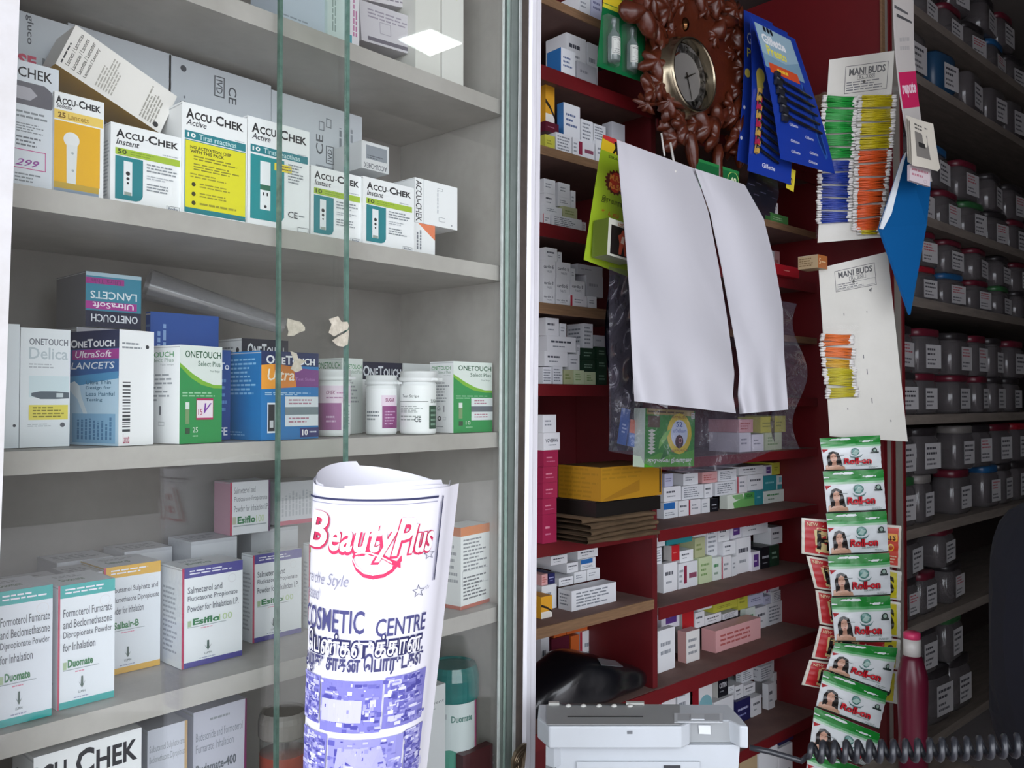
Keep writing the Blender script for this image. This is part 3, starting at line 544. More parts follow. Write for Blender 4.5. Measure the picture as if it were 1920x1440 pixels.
carton('test_strip_carton', 'bright blue test strip carton with an orange and purple wave, behind the first glass edge', 489, 830, 657, 597, xl=424, b=.757, yaw=4, zb=S3, cols={'F': '#1376b8', 'L': '#1278ba'}, prints=[
    ('F', 'r', 0, .84, 1, 1, '#152a5c'), ('F', 't', 'ONETOUCH', .08, .855, .93, .945, '#eef0f4'), ('F', 'p', [(0, .84), (.25, .86), (.6, .82), (1, .80), (1, .60), (.6, .60), (.3, .58), (0, .57)], '#7c3f86'), ('F', 'p', [(0, .84), (.25, .86), (.55, .83), (.6, .60), (.3, .585), (0, .575)], '#d9822e'), ('F', 'p', [(0, .84), (.2, .855), (.25, .58), (0, .57)], '#f0a032'), ('F', 't', 'Ultra', .1, .67, .56, .80, '#f6ead6', {'shear': .2}), ('F', 't', 'Test Strips', .58, .665, .93, .71, '#a878b0'),
    ('F', 'l', .06, .50, .9, .54, 2, '#a9d2ec'), ('F', 'r', .10, .08, .24, .42, '#e3eef4'), ('F', 'r', .115, .1, .225, .40, '#20242c'), ('F', 'r', .14, .14, .2, .22, '#c8ccd0'), ('F', 'r', .4, .37, .99, .49, '#dde4ea'), ('F', 'l', .46, .39, .9, .47, 2, '#b07a8c'), ('F', 'r', .4, .28, .99, .37, '#77868e'), ('F', 'r', .4, .15, .99, .28, '#dde4ea'), ('F', 'l', .46, .18, .9, .26, 2, '#b07a8c'), ('F', 'r', .66, .02, 1, .13, '#2a2f6e'), ('F', 't', '10', .7, .04, .8, .11, '#f2f2f2', {'bold': .03}), ('F', 'l', .83, .06, .98, .1, 1, '#c9cde0'),
    ('L', 'l', .1, .50, .9, .93, 9, '#8cc6ea'), ('L', 'l', .1, .04, .6, .1, 2, '#8cc6ea')], cat='medicine carton')
# bottles
def strip_bottle(label, xl, xr, yb, yt, b, colr, body_prints, cap='#e6e9ea'):
    pl = at((xl+xr)/2, yb, b=b); dist = (pl-CAM).dot(FW); r = (xr-xl)/2*dist/FPX
    h = (yb-yt)*dist/FPX; z = S3
    root = empty('test_strip_bottle', (pl.x, pl.y, z), 0, label, 'bottle', 'white test strip bottles')
    mb = MB(); mb.lathe([(r*.9, 0), (r*.97, .001), (r, .003), (r, h*.80), (r*.93, h*.82), (r*.93, h*.84)], 32, '#e9ecec'); mb.build('body', PLAST, root, TRS((pl.x, pl.y, z)))
    mb = MB(); mb.lathe([(r*1.03, h*.835), (r*1.07, h*.84), (r*1.07, h*.90), (r*1.0, h*.905), (r*1.0, h*.985), (r*.94, h), (.0, h)], 32, cap)
    mb.box(-r*.3, -r*1.35, h*.85, r*.3, -r*.9, h*.89, cap); mb.build('flip_cap', PLAST, root, TRS((pl.x, pl.y, z), math.radians(20)))
    fc = Face((0, 0, 0), (1, 0, 0), (0, 0, 1), 2.6*r, h*.72); mb = MB()
    face = math.atan2(-pl.y, -pl.x)
    def warp(x, y, k):
        th = face+(x-.5)*2.6; R = r+.0002+k*EPS
        return Vector((R*math.cos(th), R*math.sin(th), h*.05+y*h*.72))
    for p in body_prints: put(mb, fc, p, warp)
    mb.build('label', CARD, root, TRS((pl.x, pl.y, z)))
    return root
PK = [('r', 0, 0, 1, 1, '#eef0f1'), ('r', .02, .62, 1, .98, '#e6d3e2'), ('t', 'CHEK', .30, .80, .52, .88, '#8a3a68', {'shear': .3}), ('l', .55, .80, .9, .86, 1, '#c08ab0'), ('l', .3, .70, .75, .76, 1, '#a8709a'), ('r', .02, .06, .66, .62, '#9c5a90'), ('l', .3, .2, .6, .38, 2, '#cba6c6'), ('l', .7, .1, .95, .6, 8, '#aab0b4')]
strip_bottle('white strip bottle with a mauve label, half behind the second glass edge', 597, 657, 818, 694, .80, 0, PK)
strip_bottle('white strip bottle with a plum label panel on its right half', 686, 744, 810, 700, .80, 0, [('r', 0, 0, 1, 1, '#eef0f1'), ('t', 'SUGAR', .56, .64, .8, .70, '#8a3a68'), ('r', .5, .60, .95, .85, '#e6d3e2'), ('t', 'SUGAR', .60, .70, .86, .78, '#8a3a68', {'bold': .03}), ('r', .52, .08, 1, .60, '#8a3a78'), ('l', .58, .15, .9, .5, 5, '#cba6c6'), ('l', .08, .25, .48, .5, 3, '#7f868c')])
strip_bottle('white strip bottle lettered in green with a CE mark', 750, 818, 811, 694, .775, 0, [('r', 0, 0, 1, 1, '#edf0ef'), ('t', 'Test Strips', .12, .72, .52, .80, '#55605c'), ('r', 0, .64, .72, .655, '#4a5a52'), ('l', .05, .40, .66, .56, 4, '#a6aeaa'), ('l', .05, .22, .66, .36, 2, '#a6aeaa'), ('t', 'CE', .42, .20, .56, .31, '#3c4046'), ('r', .74, .05, 1, .56, '#274a38'), ('t', 'SUGAR', .78, .62, 1, .70, '#3a4a42'), ('l', .78, .1, .95, .5, 4, '#7fa08c')], '#eceeee')
carton('test_strip_carton', 'white and pale green test strip carton behind the mauve bottle', 644, 0, 671, 680, xl=596, b=.835, zb=S3, prints=[('L', 't', 'ONETOUCH', -.0, .86, .93, .95, '#4f8a5e'), ('F', 't', 'ONETOUCH', .05, .86, .95, .92, '#4a9a5c'), ('F', 't', 'Select Plus', .35, .80, .95, .85, '#9ab0a0'), ('F', 'l', .1, .4, .8, .7, 6, '#a2a7ab'), ('F', 'c', .25, .2, .03, '#3c4046')], yaw=8, cat='medicine carton', col='#dfe6e2')
carton('test_strip_carton', 'navy topped test strip carton behind the plum label bottle', 680, 0, 678, 754, d=.04, b=.865, zb=S3, prints=[('F', 'r', 0, .75, 1, 1, '#171c38'), ('F', 't', 'ONETOUCH', .04, .79, .97, .93, '#dfe3ea'), ('F', 'l', .1, .1, .9, .6, 6, '#a9aeb4')], cat='medicine carton')
carton('medicine_carton', 'plain white carton behind the green-lettered bottle', 757, 0, 681, 806, d=.04, b=.87, zb=S3, prints=[('F', 'c', .5, .82, .012, '#55595f')], cat='medicine carton', col='#d9dcdc')
carton('test_strip_carton', 'white and green test strip carton rightmost on the middle shelf', 850, 808, 677, 923, xl=806, b=.761, yaw=2, zb=S3, prints=SP+select('10', False), cat='medicine carton')
# rolled plastic sheet lying on the boxes
a = at(275, 535, b=.90); b_ = at(530, 612, b=.865); mb = MB()
def rollfn(u, v):
    d = (b_-a); n1 = d.cross(Vector((0, 0, 1))).normalized(); n2 = n1.cross(d).normalized(); th = u*2*PI*1.6; r = (.019-.006*u)*(1-.45*v)
    return a+d*v+n1*math.cos(th)*r+n2*math.sin(th)*r
mb.grid(rollfn, 48, 10, '#ffffff')
tag(mb.build('plastic_roll', clear('cloudy_plastic_sheet', '#e8e8ea', .06, .15, 1.45, .38, '#a9a9ac')), 'cloudy plastic sheet rolled up and lying slantwise on cartons', 'plastic roll')
# ---- fourth shelf: inhaler capsule cartons
def inh(lines, brand, num, band, rows=True):
    y = .78; r = [('F', 'r', 0, .895, 1, 1, band), ('F', 'l', .12, .92, .92, .975, 2, '#e6e6f0'), ('F', 'r', 0, 0, 1, .055, band), ('F', 'r', 0, 0, .035, 1, '#b8405c'), ('F', 'r', .035, .055, .05, .895, '#dfe3e8'), ('F', 'o', .82, .83, .045, '#dcdce0', .12)]
    for i, (s, wd) in enumerate(lines): r.append(('F', 't', s, .09,   .738-.092*i, .09+wd, .805-.092*i, '#5f646d', {'bold': .008}))
    yb = .738-.092*len(lines)-.045
    r += [('F', 'r', .09, yb-.01, .15, yb+.05, '#a9c09a'), ('F', 't', brand, .17, yb, .17+.44*min(1, len(brand)/6), yb+.066, '#2f7a4a', {'bold': .035}), ('F', 'r', .09, yb-.02, .72, yb-.014, '#9aa4a8'), ('F', 'l', .3, yb-.05, .55, yb-.03, 1, '#d88aa0')]
    if num: r.append(('F', 't', num, .60, yb, .82, yb+.066, '#b9d09a', {'bold': 0}))
    r += [('F', 'p', [(.36, .20), (.42, .14), (.48, .20), (.44, .17), (.435, .24), (.405, .24), (.40, .17)], '#4a5f58'), ('F', 't', 'LUPIN', .36, .105, .48, .125, '#7f8a8c'), ('F', 'l', .28, .065, .58, .085, 1, '#9a9fb8'), ('L', 'l', .15, .12, .85, .8, 14, '#b3b8be'), ('T', 't', brand, .2, .3, .6, .5, '#5d8068'), ('T', 'l', .2, .6, .8, .8, 2, '#a9aeb4')]
    return r
D4 = [('Formoterol Fumarate', .86), ('and Beclomethasone', .86), ('Dipropionate Powder', .86), ('for Inhalation', .56)]
E4 = [('Salmeterol and', .56), ('Fluticasone Propionate', .82), ('Powder for Inhalation I.P.', .84)]
TQ = '#2fa6a4'
carton('inhaler_carton', 'white and turquoise inhaler carton cut by the left edge of the lower shelf', -12, 1358, 1112, 103, d=.055, b=.765, zb=S4, prints=inh(D4, 'Duomate', None, TQ), cat='medicine carton', col='#dfe4ec')
carton('inhaler_carton', 'white and turquoise inhaler carton, second from the left on the lower shelf', 107, 1312, 1100, 219, d=.055, b=.772, zb=S4, prints=inh(D4, 'Duomate', None, TQ), cat='medicine carton', col='#e3e8ee')
carton('inhaler_carton', 'white inhaler carton with mustard yellow bands on the lower shelf', 193, 1262, 1066, 304, d=.055, b=.832, zb=S4, prints=inh([('Salbutamol Sulphate and', .86), ('Beclomethasone Dipropionate', .88), ('Powder for Inhalation', .6)], 'Salbair-B', None, '#d9a93a'), cat='medicine carton', col='#dde2e8', cols={'L': '#b99a4a'})
carton('inhaler_carton', 'white inhaler carton with purple bands and a red stripe, nearer of the front pair', 340, 1262, 1067, 457, xl=303, b=.80, zb=S4, prints=inh(E4, 'Esiflo', '100', '#4a4690'), cat='medicine carton', col='#e9edf0')
carton('inhaler_carton', 'white inhaler carton with purple bands crossed by the first glass edge', 473, 1228, 1042, 567, xl=455, b=.83, zb=S4, prints=inh(E4, 'Esiflo', '100', '#4a4690'), cat='medicine carton', col='#e3e8ec')
carton('inhaler_carton', 'yellow-edged white inhaler carton half hidden by the rolled poster', 578, 1205, 1020, 650, xl=570, b=.835, zb=S4, prints=inh(E4, 'Esiflo', '250', '#b9a94a'), cat='medicine carton', col='#dde0e2')
def rear(label, xc, xr, b, h, band, tl='#c6c9ce'):
    return carton('inhaler_carton', label, xc, 1200, 0, xr, d=.052, b=b, zb=S4, h=h, prints=[('F', 'r', 0, .965, 1, 1, '#b9bcc2'), ('T', 'l', .1, .25, .9, .75, 3, '#8f959c')], cat='medicine carton', col=tl)
rear('white carton in the second row behind the leftmost turquoise one', 35, 130, .835, .098, TQ)
rear('white carton in the second row left of the mustard-banded one', 134, 196, .835, .100, TQ)
rear('white carton in the second row behind the mustard-banded one', 232, 325, .893, .105, '#d9a93a')
rear('white carton in the second row behind the nearer purple pair', 357, 446, .862, .112, '#4a4690')
rear('white carton in the second row behind the farther purple one', 470, 560, .893, .110, '#4a4690')
rear('white carton at the back corner left of the mustard-banded row', 105, 215, .898, .102, '#d9a93a')
zE = S4+.1125
carton('inhaler_carton', 'small white inhaler carton standing on top of the back cartons', 431, 1000, 905, 508, xl=403, b=.868, zb=zE, prints=[('F', 'r', 0, 0, .05, 1, '#b8405c'), ('F', 'r', .95, 0, 1, 1, '#5c3a5c'), ('F', 't', 'Salmeterol and', .1, .78, .62, .9, '#7d8288', {'bold': 0}), ('F', 't', 'Fluticasone Propionate', .1, .6, .92, .72, '#7d8288', {'bold': 0}), ('F', 't', 'Powder for Inhalation I.P.', .1, .43, .95, .55, '#7d8288', {'bold': 0}), ('F', 't', 'Esiflo', .18, .2, .62, .34, '#2f7a4a', {'bold': .035}), ('F', 't', '100', .64, .2, .84, .34, '#b9d09a', {'bold': 0}), ('F', 'r', .06, .2, .15, .34, '#b5b9a4'), ('F', 'r', .08, .15, .9, .17, '#9aa4a8')], cat='medicine carton', col='#dde0e4', cols={'L': '#c99fb0'})
carton('inhaler_carton', 'white carton with a pink lower edge standing back behind the glass edge', 522, 1000, 905, 612, d=.05, b=.892, zb=zE, prints=[('F', 'l', .05, .2, .9, .9, 12, '#a9adb4', True), ('F', 'r', 0, 0, 1, .1, '#b8405c')], cat='medicine carton', col='#c4c6cc')
carton('medicine_carton', 'white carton with orange bands standing right of the rolled poster', 864, 1133, 990, 918, xl=822, b=.768, yaw=6, zb=S4, prints=[('F', 'r', 0, .89, 1, 1, '#d07a3a'), ('L', 'r', 0, .89, 1, 1, '#c26e34'), ('F', 'r', 0, 0, 1, .045, '#b5563c'), ('L', 'r', 0, 0, 1, .045, '#b5563c'), ('F', 'l', .08, .45, .9, .86, 9, '#7f858a'), ('F', 'l', .08, .1, .9, .40, 7, '#5f656a'), ('F', 'f', .05, .28, .95, .46, '#9aa0a4', .004), ('L', 'l', .3, .3, .9, .8, 6, '#9aa0a4')], cat='medicine carton', col='#e6eae9')
# ---- bottom shelf
carton('meter_carton', 'big white carton with large black letters on the bottom shelf', 60, 1700, 1422, 271, d=.05, b=.77, zb=S5, prints=[('F', 't', 'ACCU-CHEK', -.22, .855, .96, .965, '#2f3036', {'shear': .15, 'bold': .03})], cat='medicine carton', col='#e6e8e9')
carton('inhaler_carton', 'white inhaler carton between the big lettered one and the wide one, bottom shelf', 274, 1700, 1372, 356, d=.05, b=.80, zb=S5, prints=[('F', 't', 'Salbutamol Sulphate and', .05, .86, .95, .91, '#8a8f96', {'bold': 0}), ('F', 't', 'Beclomethasone Dipropionate', .05, .80, .97, .85, '#8a8f96', {'bold': 0}), ('F', 'r', .93, 0, 1, 1, '#c0a070')], cat='medicine carton', col='#c9ccd6')
carton('inhaler_carton', 'wide white inhaler carton with a purple right edge on the bottom shelf', 360, 1700, 1338, 466, d=.05, b=.815, zb=S5, prints=[('F', 't', 'Budesonide and Formoterol', .05, .82, .92, .87, '#8a8f9c', {'bold': 0}), ('F', 't', 'Fumarate Inhalation', .05, .75, .75, .80, '#8a8f9c', {'bold': 0}), ('F', 't', 'Budamate-400', .05, .62, .8, .68, '#6a7078', {'bold': .03}), ('F', 'l', .3, .55, .7, .58, 1, '#c08aa8'), ('F', 'p', [(.93, 0), (1, 0), (1, 1), (.97, 1)], '#7a2a5c'), ('F', 'l', .3, .92, .7, .95, 1, '#9a9fa6')], cat='medicine carton', col='#cdcedb')
def jar_round(name, label, xl, xr, yt, b, z0, glassm, lidcol, lid=True, band=None, liner=None, lidh=.014):
    pl = at((xl+xr)/2, yt, b=b); dist = (pl-CAM).dot(FW); r = (xr-xl)/2*dist/FPX; h = pl.z-z0
    root = empty(name, (pl.x, pl.y, z0), 0, label, 'jar'); M = TRS((pl.x, pl.y, z0))
    mb = MB(); mb.lathe([(r*.9, 0), (r*.96, .004), (r*.96, h*.86), (r*.9, h-lidh)], 32); mb.build('body', glassm, root, M)
    if lid: mb = MB(); mb.lathe([(r*1.0, h-lidh*1.9), (r*1.03, h-lidh*1.8), (r*1.03, h-lidh*.7), (r*.98, h-lidh*.3), (r*.9, h), (r*.8, h-.002), (0.0001, h-.002)], 32, '#2c8f8c' if lidcol == 'teal' else lidcol, smooth=False); mb.build('lid', clear('teal_clear_plastic', '#6fb4b0', .05, .1, 1.45, .5, '#2c8f8c') if lidcol == 'teal' else PLAST, root, M)
    if band: mb = MB(); mb.lathe([(r*.965, h*.55), (r*.97, h*.56), (r*.97, h*.66), (r*.965, h*.67)], 32, band); mb.build('band', PLAST, root, M)
    if liner:
        fc = Face((0, 0, 0), (1, 0, 0), (0, 0, 1), 2.4*r, h*.7); mb = MB(); face = math.atan2(-pl.y, -pl.x)
        def warp(x, y, k): th = face+(x-.5)*2.4; R = r*.965+.0003+k*EPS; return Vector((R*math.cos(th), R*math.sin(th), h*.08+y*h*.72))
        for p in liner: put(mb, fc, p, warp)
        mb.build('label', CARD, root, M)
    return root
CJ = clear('clear_jar_plastic', '#eef0f0', .03, .08, 1.45, .12, '#c9cbcb')
jar_round('glass_jar', 'clear jar with a red band behind the first glass edge, bottom shelf', 487, 577, 1330, .83, S5, CJ, '#8f8a86', True, '#a04a3c', [('r', .1, .05, .9, .5, '#d6d2cc'), ('l', .2, .15, .8, .4, 3, '#9a948c')])
jar_round('inhaler_jar', 'clear jar with a teal lid behind the rolled poster, bottom shelf', 800, 897, 1243, .795, S5, CJ, 'teal', True, None, [('r', .02, .02, .98, .98, '#d5dede'), ('t', 'Duomate', .48, .66, .86, .74, '#4a7a70', {'bold': .03}), ('t', 'BEFORE EACH USE', .30, .90, .72, .935, '#4a4f52'), ('t', 'Formoterol', .02, .70, .40, .76, '#6a7078'), ('t', 'Dipropionate', .02, .56, .38, .62, '#6a7078'), ('t', 'Inhalation', .06, .46, .38, .52, '#6a7078'), ('c', .45, .2, .14, '#4f9a86'), ('r', .93, 0, .99, 1, '#b04a78')], lidh=.022)
jar_round('inhaler_jar', 'dark teal lidded jar standing behind the other teal jar', 772, 822, 1205, .877, S5, clear('smoky_jar_plastic', '#9aa3a4', .03, .1, 1.45, .5, '#4a5254'), '#2f5658', True, lidh=.02)
# ================================================================== MEDICINE CARTONS ON THE RED SHELVES
MED = {
 'w': ('#dfe1e4', 'plain white', [('F', 'l', .15, .35, .8, .75, 2, '#8b9098')], {}),
 'wt': ('#e3e4e7', 'white, dark-lettered', [('F', 'l', .14, .50, .9, .78, 1, '#4a4e58'), ('F', 'l', .2, .25, .7, .42, 1, '#8b9098')], {}),
 'wl': ('#dcdee2', 'white, line-printed', [('F', 'l', .1, .12, .9, .9, 5, '#7f858e'), ('L', 'l', .1, .2, .9, .85, 4, '#7f858e')], {}),
 'wb': ('#dfe2e6', 'white and blue', [('F', 'r', 0, .55, .8, .96, '#2a6ab0'), ('F', 'l', .1, .15, .9, .4, 2, '#8b9098')], {}),
 'wbl': ('#dfe2e6', 'white with blue side', [('F', 'l', .15, .3, .8, .75, 3, '#5a6a90')], {'L': '#2f6fae'}),
 'wr': ('#e0dfe2', 'white with red edge', [('F', 'r', 0, 0, .12, 1, '#b02a3c'), ('F', 'l', .25, .3, .85, .75, 2, '#8b9098')], {}),
 'wm': ('#dfdce2', 'white with magenta edge', [('F', 'r', .04, 0, .16, 1, '#8a2a6c'), ('F', 'r', .2, 0, .26, 1, '#4a4a9c'), ('F', 'l', .35, .3, .9, .75, 2, '#8b9098')], {}),
 'wg': ('#dbe4dc', 'white and green', [('F', 'l', .15, .5, .85, .8, 1, '#3f8a52'), ('F', 'l', .2, .2, .7, .42, 1, '#7f9a86')], {}),
 'wp': ('#dcdee2', 'white, maroon panel', [('F', 'r', .28, .18, .44, .88, '#8a2a44'), ('F', 'r', .55, .35, .95, .55, '#8a4a60'), ('F', 'l', .05, .2, .25, .8, 3, '#8b9098')], {}),
 'wv': ('#dedce4', 'white, violet panel', [('F', 'r', .25, .2, .85, .85, '#5c3a84'), ('F', 'l', .32, .4, .78, .6, 1, '#c9bcd8')], {}),
 'gr': ('#b5b6bc', 'dull grey', [('F', 'l', .15, .4, .8, .7, 1, '#8b8c94')], {}),
 'lav': ('#c3c5dc', 'pale lavender', [('F', 'l', .15, .35, .85, .7, 2, '#6f7096')], {}),
 'k': ('#16181e', 'black', [('F', 'l', .14, .4, .9, .64, 1, '#b9bcc4'), ('F', 'l', .2, .2, .8, .3, 1, '#8b8e96')], {}),
 'kt': ('#c9c9c4', 'black-fronted', [('F', 'r', 0, 0, 1, 1, '#15171f'), ('F', 't', 'CUTIN', .14, .42, .86, .66, '#d0d2d8', {'bold': .02}), ('F', 'l', .2, .2, .8, .32, 1, '#8b8e96')], {}),
 'n': ('#25265a', 'navy', [('F', 'l', .12, .48, .9, .7, 1, '#b9bce0'), ('F', 'l', .2, .25, .7, .4, 1, '#8a8ec0')], {}),
 'r': ('#b8262c', 'red', [('F', 'l', .2, .45, .7, .6, 1, '#d8807c')], {'L': '#c8c5c2'}),
 'rw': ('#dcdcde', 'white, red-sided', [('F', 'c', .5, .55, .2, '#7fb0ba'), ('F', 'l', .2, .1, .8, .25, 1, '#8b9098')], {'L': '#b02a36'}),
 'y': ('#c3c04a', 'lime-yellow', [('F', 'l', .15, .3, .8, .7, 2, '#8a8a30')], {}),
 'ol': ('#b0b48c', 'olive-tinted', [('F', 'l', .15, .3, .8, .75, 2, '#7a8a50')], {}),
 'o': ('#c8622c', 'orange', [('F', 'l', .2, .4, .8, .6, 1, '#e0a080')], {}),
 'yo': ('#e0a32e', 'amber', [('F', 'r', 0, 0, 1, .3, '#e6e2d8'), ('F', 'p', [(0, .55), (.5, .42), (1, .2), (1, .3), (.5, .52), (0, .66)], '#2a2420')], {}),
 'p': ('#d8a4a4', 'pink', [('F', 'l', .1, .2, .9, .8, 3, '#b05a58')], {}),
 'pw': ('#dcdad8', 'pink-sided white', [('F', 'l', .15, .2, .85, .8, 3, '#8b8e94')], {'L': '#d0a09c', 'T': '#caa0a0'}),
 'm': ('#9a2048', 'crimson', [('F', 'l', .2, .46, .7, .64, 1, '#d88aa0'), ('F', 'l', .2, .25, .8, .38, 1, '#c06a88')], {}),
 't': ('#2f8a92', 'teal', [('F', 'l', .15, .4, .8, .65, 1, '#8ac4c8')], {}),
 'tw': ('#d5dcde', 'white and teal', [('F', 'r', 0, 0, .6, .35, '#2f8a92'), ('F', 'r', .1, .5, .5, .9, '#7fb8c0')], {}),
 'g': ('#4f8a4c', 'green', [('F', 'l', .15, .3, .85, .7, 2, '#a9d0a0')], {}),
 'dg': ('#1f3a2a', 'dark green', [('F', 'l', .2, .3, .85, .75, 2, '#7f9a88')], {}),
 'lg': ('#c3d0a9', 'pale green', [('F', 'l', .15, .25, .8, .8, 3, '#7a9a60')], {}),
 'gw': ('#dfe6da', 'green and white', [('F', 'p', [(.25, 0), (1, 0), (1, .55), (.5, .62), (.2, .4)], '#6fae62'), ('F', 'r', .62, .55, 1, 1, '#4f9a50'), ('F', 'p', [(.15, .95), (.55, .95), (.62, .6), (.3, .6)], '#86b87a'), ('F', 't', 'CLR', .7, .65, .94, .88, '#1f5a2c', {'bold': .03})], {}),
 'ca': ('#dedfe2', 'white capsule', [('F', 't', 'cardio E', .08, .52, .88, .72, '#5a5e68', {'bold': .02}), ('F', 't', 'TABLETS', .3, .28, .74, .4, '#7a7e88')], {}),
 'vo': ('#e3e4e7', 'white, dark-lettered', [('F', 't', 'VOVERAN', .12, .44, .88, .66, '#4a4e58', {'bold': .02}), ('F', 'l', .3, .22, .85, .36, 1, '#8b9098')], {}),
 'be': ('#b09a78', 'beige', [('F', 'l', .1, .2, .9, .85, 5, '#8a7250')], {}),
 'mar': ('#5a1a2c', 'maroon', [('F', 'l', .2, .4, .8, .6, 1, '#a06a7c')], {}),
}
ORD = ['first', 'second', 'third', 'fourth', 'fifth', 'sixth', 'seventh', 'eighth', 'ninth', 'tenth', 'eleventh', 'twelfth', 'thirteenth', 'fourteenth']
BOXN = [0]
def stack(place_, z, rows, off=.012, group=None, rr=random.Random(9)):
    """rows: list of (row name, depth offset, entries); entry = (x0, x1, yb or None, yt, style[, left column])"""
    done = []
    for ri, (rname, boff, ents) in enumerate(rows):
        for i, e in enumerate(ents):
            x0, x1, yb, yt, st = e[:5]; xl = e[5] if len(e) > 5 else None
            col, words, pr, cols = MED[st]; b = BS+off+boff
            A = atl(x0, yt, RF, b=b); B = atl(x1, yt, RF, b=b); a0, a1 = A.x+.0008, B.x-.0008; zt = A.z
            pz = atl(x0, yb, RF, b=b).z if yb is not None else z
            sup = [t for (p, q, t, bb) in done if min(q, a1)-max(p, a0) > .12*(a1-a0)]
            zb = z+.0004
            if ri > 0 and sup and max(sup)+.0004 < zt-.012: zb = max(sup)+.0004
            elif ri > 0 and sup: zb = max(sup)+.0004; zt = zb+.026
            h = max(.014, zt-zb)
            if xl is not None:
                d = min(hitcol(RF.W(a0, b, zb), RF.eb, xl), BB-b-.004)
            else: d = min(BB-b-.004, rr.uniform(.07, .12))
            d = max(d, .02)
            lab = f"{words} carton, {ORD[i]} from left, {rname}, {place_}"
            if len(ents) == 1: lab = f"{words} carton alone in the {rname}, {place_}"
            o = carton_mesh(a1-a0, d, h, col, pr, cols, False).build('medicine_carton', CARD, None, TRS(RF.W((a0+a1)/2, b+d/2, zb), RF.ang+math.radians(rr.uniform(-1.2, 1.2))))
            tag(o, lab, 'medicine carton', group or ('cartons on the ' + place_))
            done.append((a0, a1, zb+h, b))
stack('topmost shelf left of clock', 2.28, [('lower row', 0, [(1085, 1107, None, -12, 'w'), (1108, 1129, None, -20, 'lav')])])
stack('shelf beside hanging vials', 2.126, [('front row', 0, [(1052, 1079, None, 88, 'wbl', 1026), (1081, 1119, None, 113, 'gr')]), ('upper row', .03, [(1062, 1099, None, 60, 'wt', 1024), (1101, 1121, None, 78, 'w')])])
stack('shelf left of clock pendants', 1.951, [('front row', 0, [(1022, 1041, None, 251, 'y'), (1042, 1072, None, 247, 'wl'), (1074, 1115, None, 257, 'wp'), (1117, 1144, None, 262, 'w'), (1147, 1172, None, 227, 'gr', 1130)]), ('upper row', .01, [(1022, 1048, None, 226, 'mar'), (1056, 1088, None, 191, 'wbl', 1045), (1089, 1112, None, 222, 'wl'), (1113, 1136, None, 231, 'wl')]), ('top row', .03, [(1022, 1040, None, 158, 'yo')])])
stack('shelf left of lime card', 1.784, [('front row', 0, [(1018, 1032, None, 400, 'wr'), (1034, 1091, None, 401, 'wl'), (1092, 1099, None, 416, 'wr')]), ('middle row', .01, [(1018, 1054, None, 383, 'w'), (1056, 1083, None, 386, 'ol')]), ('upper row', .02, [(1020, 1042, None, 361, 'wt'), (1046, 1070, None, 368, 'w'), (1071, 1080, None, 357, 'w')]), ('top row', .02, [(1020, 1042, None, 334, 'w'), (1047, 1069, None, 341, 'w', 1040)])])
stack('shelf left of paper bag top', 1.612, [('bottom row', 0, [(1018, 1041, None, 547, 'ca'), (1042, 1068, None, 556, 'ca'), (1070, 1101, None, 553, 'wr'), (1102, 1119, None, 555, 'w')]), ('second row', .005, [(1018, 1041, None, 518, 'ca'), (1042, 1068, None, 521, 'ca'), (1070, 1097, None, 525, 'ca'), (1099, 1131, None, 515, 'gr')]), ('third row', .01, [(1018, 1042, None, 486, 'ca'), (1043, 1070, None, 490, 'ca'), (1071, 1079, None, 503, 'w'), (1081, 1130, None, 494, 'gr')]), ('top row', .015, [(1022, 1045, None, 463, 'wt'), (1046, 1054, None, 472, 'w')])])
stack('shelf above crimson stack', 1.437, [('bottom row', 0, [(1018, 1035, None, 688, 'wl'), (1036, 1055, None, 687, 'wl'), (1056, 1075, None, 693, 'ol'), (1076, 1096, None, 694, 'lg'), (1097, 1117, None, 697, 'lg'), (1119, 1138, None, 695, 'dg')]), ('second row', .006, [(1020, 1064, None, 658, 'wt'), (1066, 1087, None, 664, 'w'), (1090, 1116, None, 676, 'dg'), (1119, 1138, None, 672, 'dg')]), ('third row', .01, [(1026, 1080, None, 629, 'wt'), (1081, 1088, None, 646, 'w'), (1090, 1116, None, 652, 'dg'), (1118, 1138, None, 650, 'dg')]), ('top row', .012, [(1022, 1048, None, 595, 'wt'), (1049, 1062, None, 606, 'w'), (1094, 1112, None, 606, 'wl', 1063), (1113, 1134, None, 628, 'gr')])])
stack('crimson stack beside door post', 1.099, [('lowest place', -.03, [(1017, 1044, None, 966, 'm')]), ('second place', -.03, [(1017, 1044, None, 936, 'm')]), ('third place', -.03, [(1018, 1046, None, 906, 'm')]), ('fourth place', -.03, [(1018, 1046, None, 876, 'm')]), ('fifth place', -.03, [(1018, 1047, None, 845, 'm')]), ('sixth place', -.03, [(1018, 1050, None, 812, 'vo')]), ('topmost place', -.03, [(1017, 1043, None, 778, 'w')])])
stack('shelf under brown paper bundle', .919, [('front row', -.002, [(1015, 1036, None, 1120, 'yo'), (1072, 1155, None, 1109, 'wl', 1047)]), ('second row', .05, [(1015, 1044, None, 1100, 'w'), (1048, 1075, None, 1085, 'wt'), (1076, 1100, None, 1089, 'w'), (1101, 1125, None, 1089, 'w')]), ('third row', .055, [(1015, 1027, None, 1078, 'p'), (1028, 1041, None, 1076, 'n'), (1062, 1084, None, 1057, 'wt'), (1088, 1117, None, 1062, 'wb')]), ('fourth row', .06, [(1032, 1064, None, 1044, 'wt'), (1082, 1121, None, 1032, 'wt')]), ('top row', .065, [(1070, 1097, None, 1023, 'w'), (1099, 1135, None, 1017, 'lav')])], off=0.05)
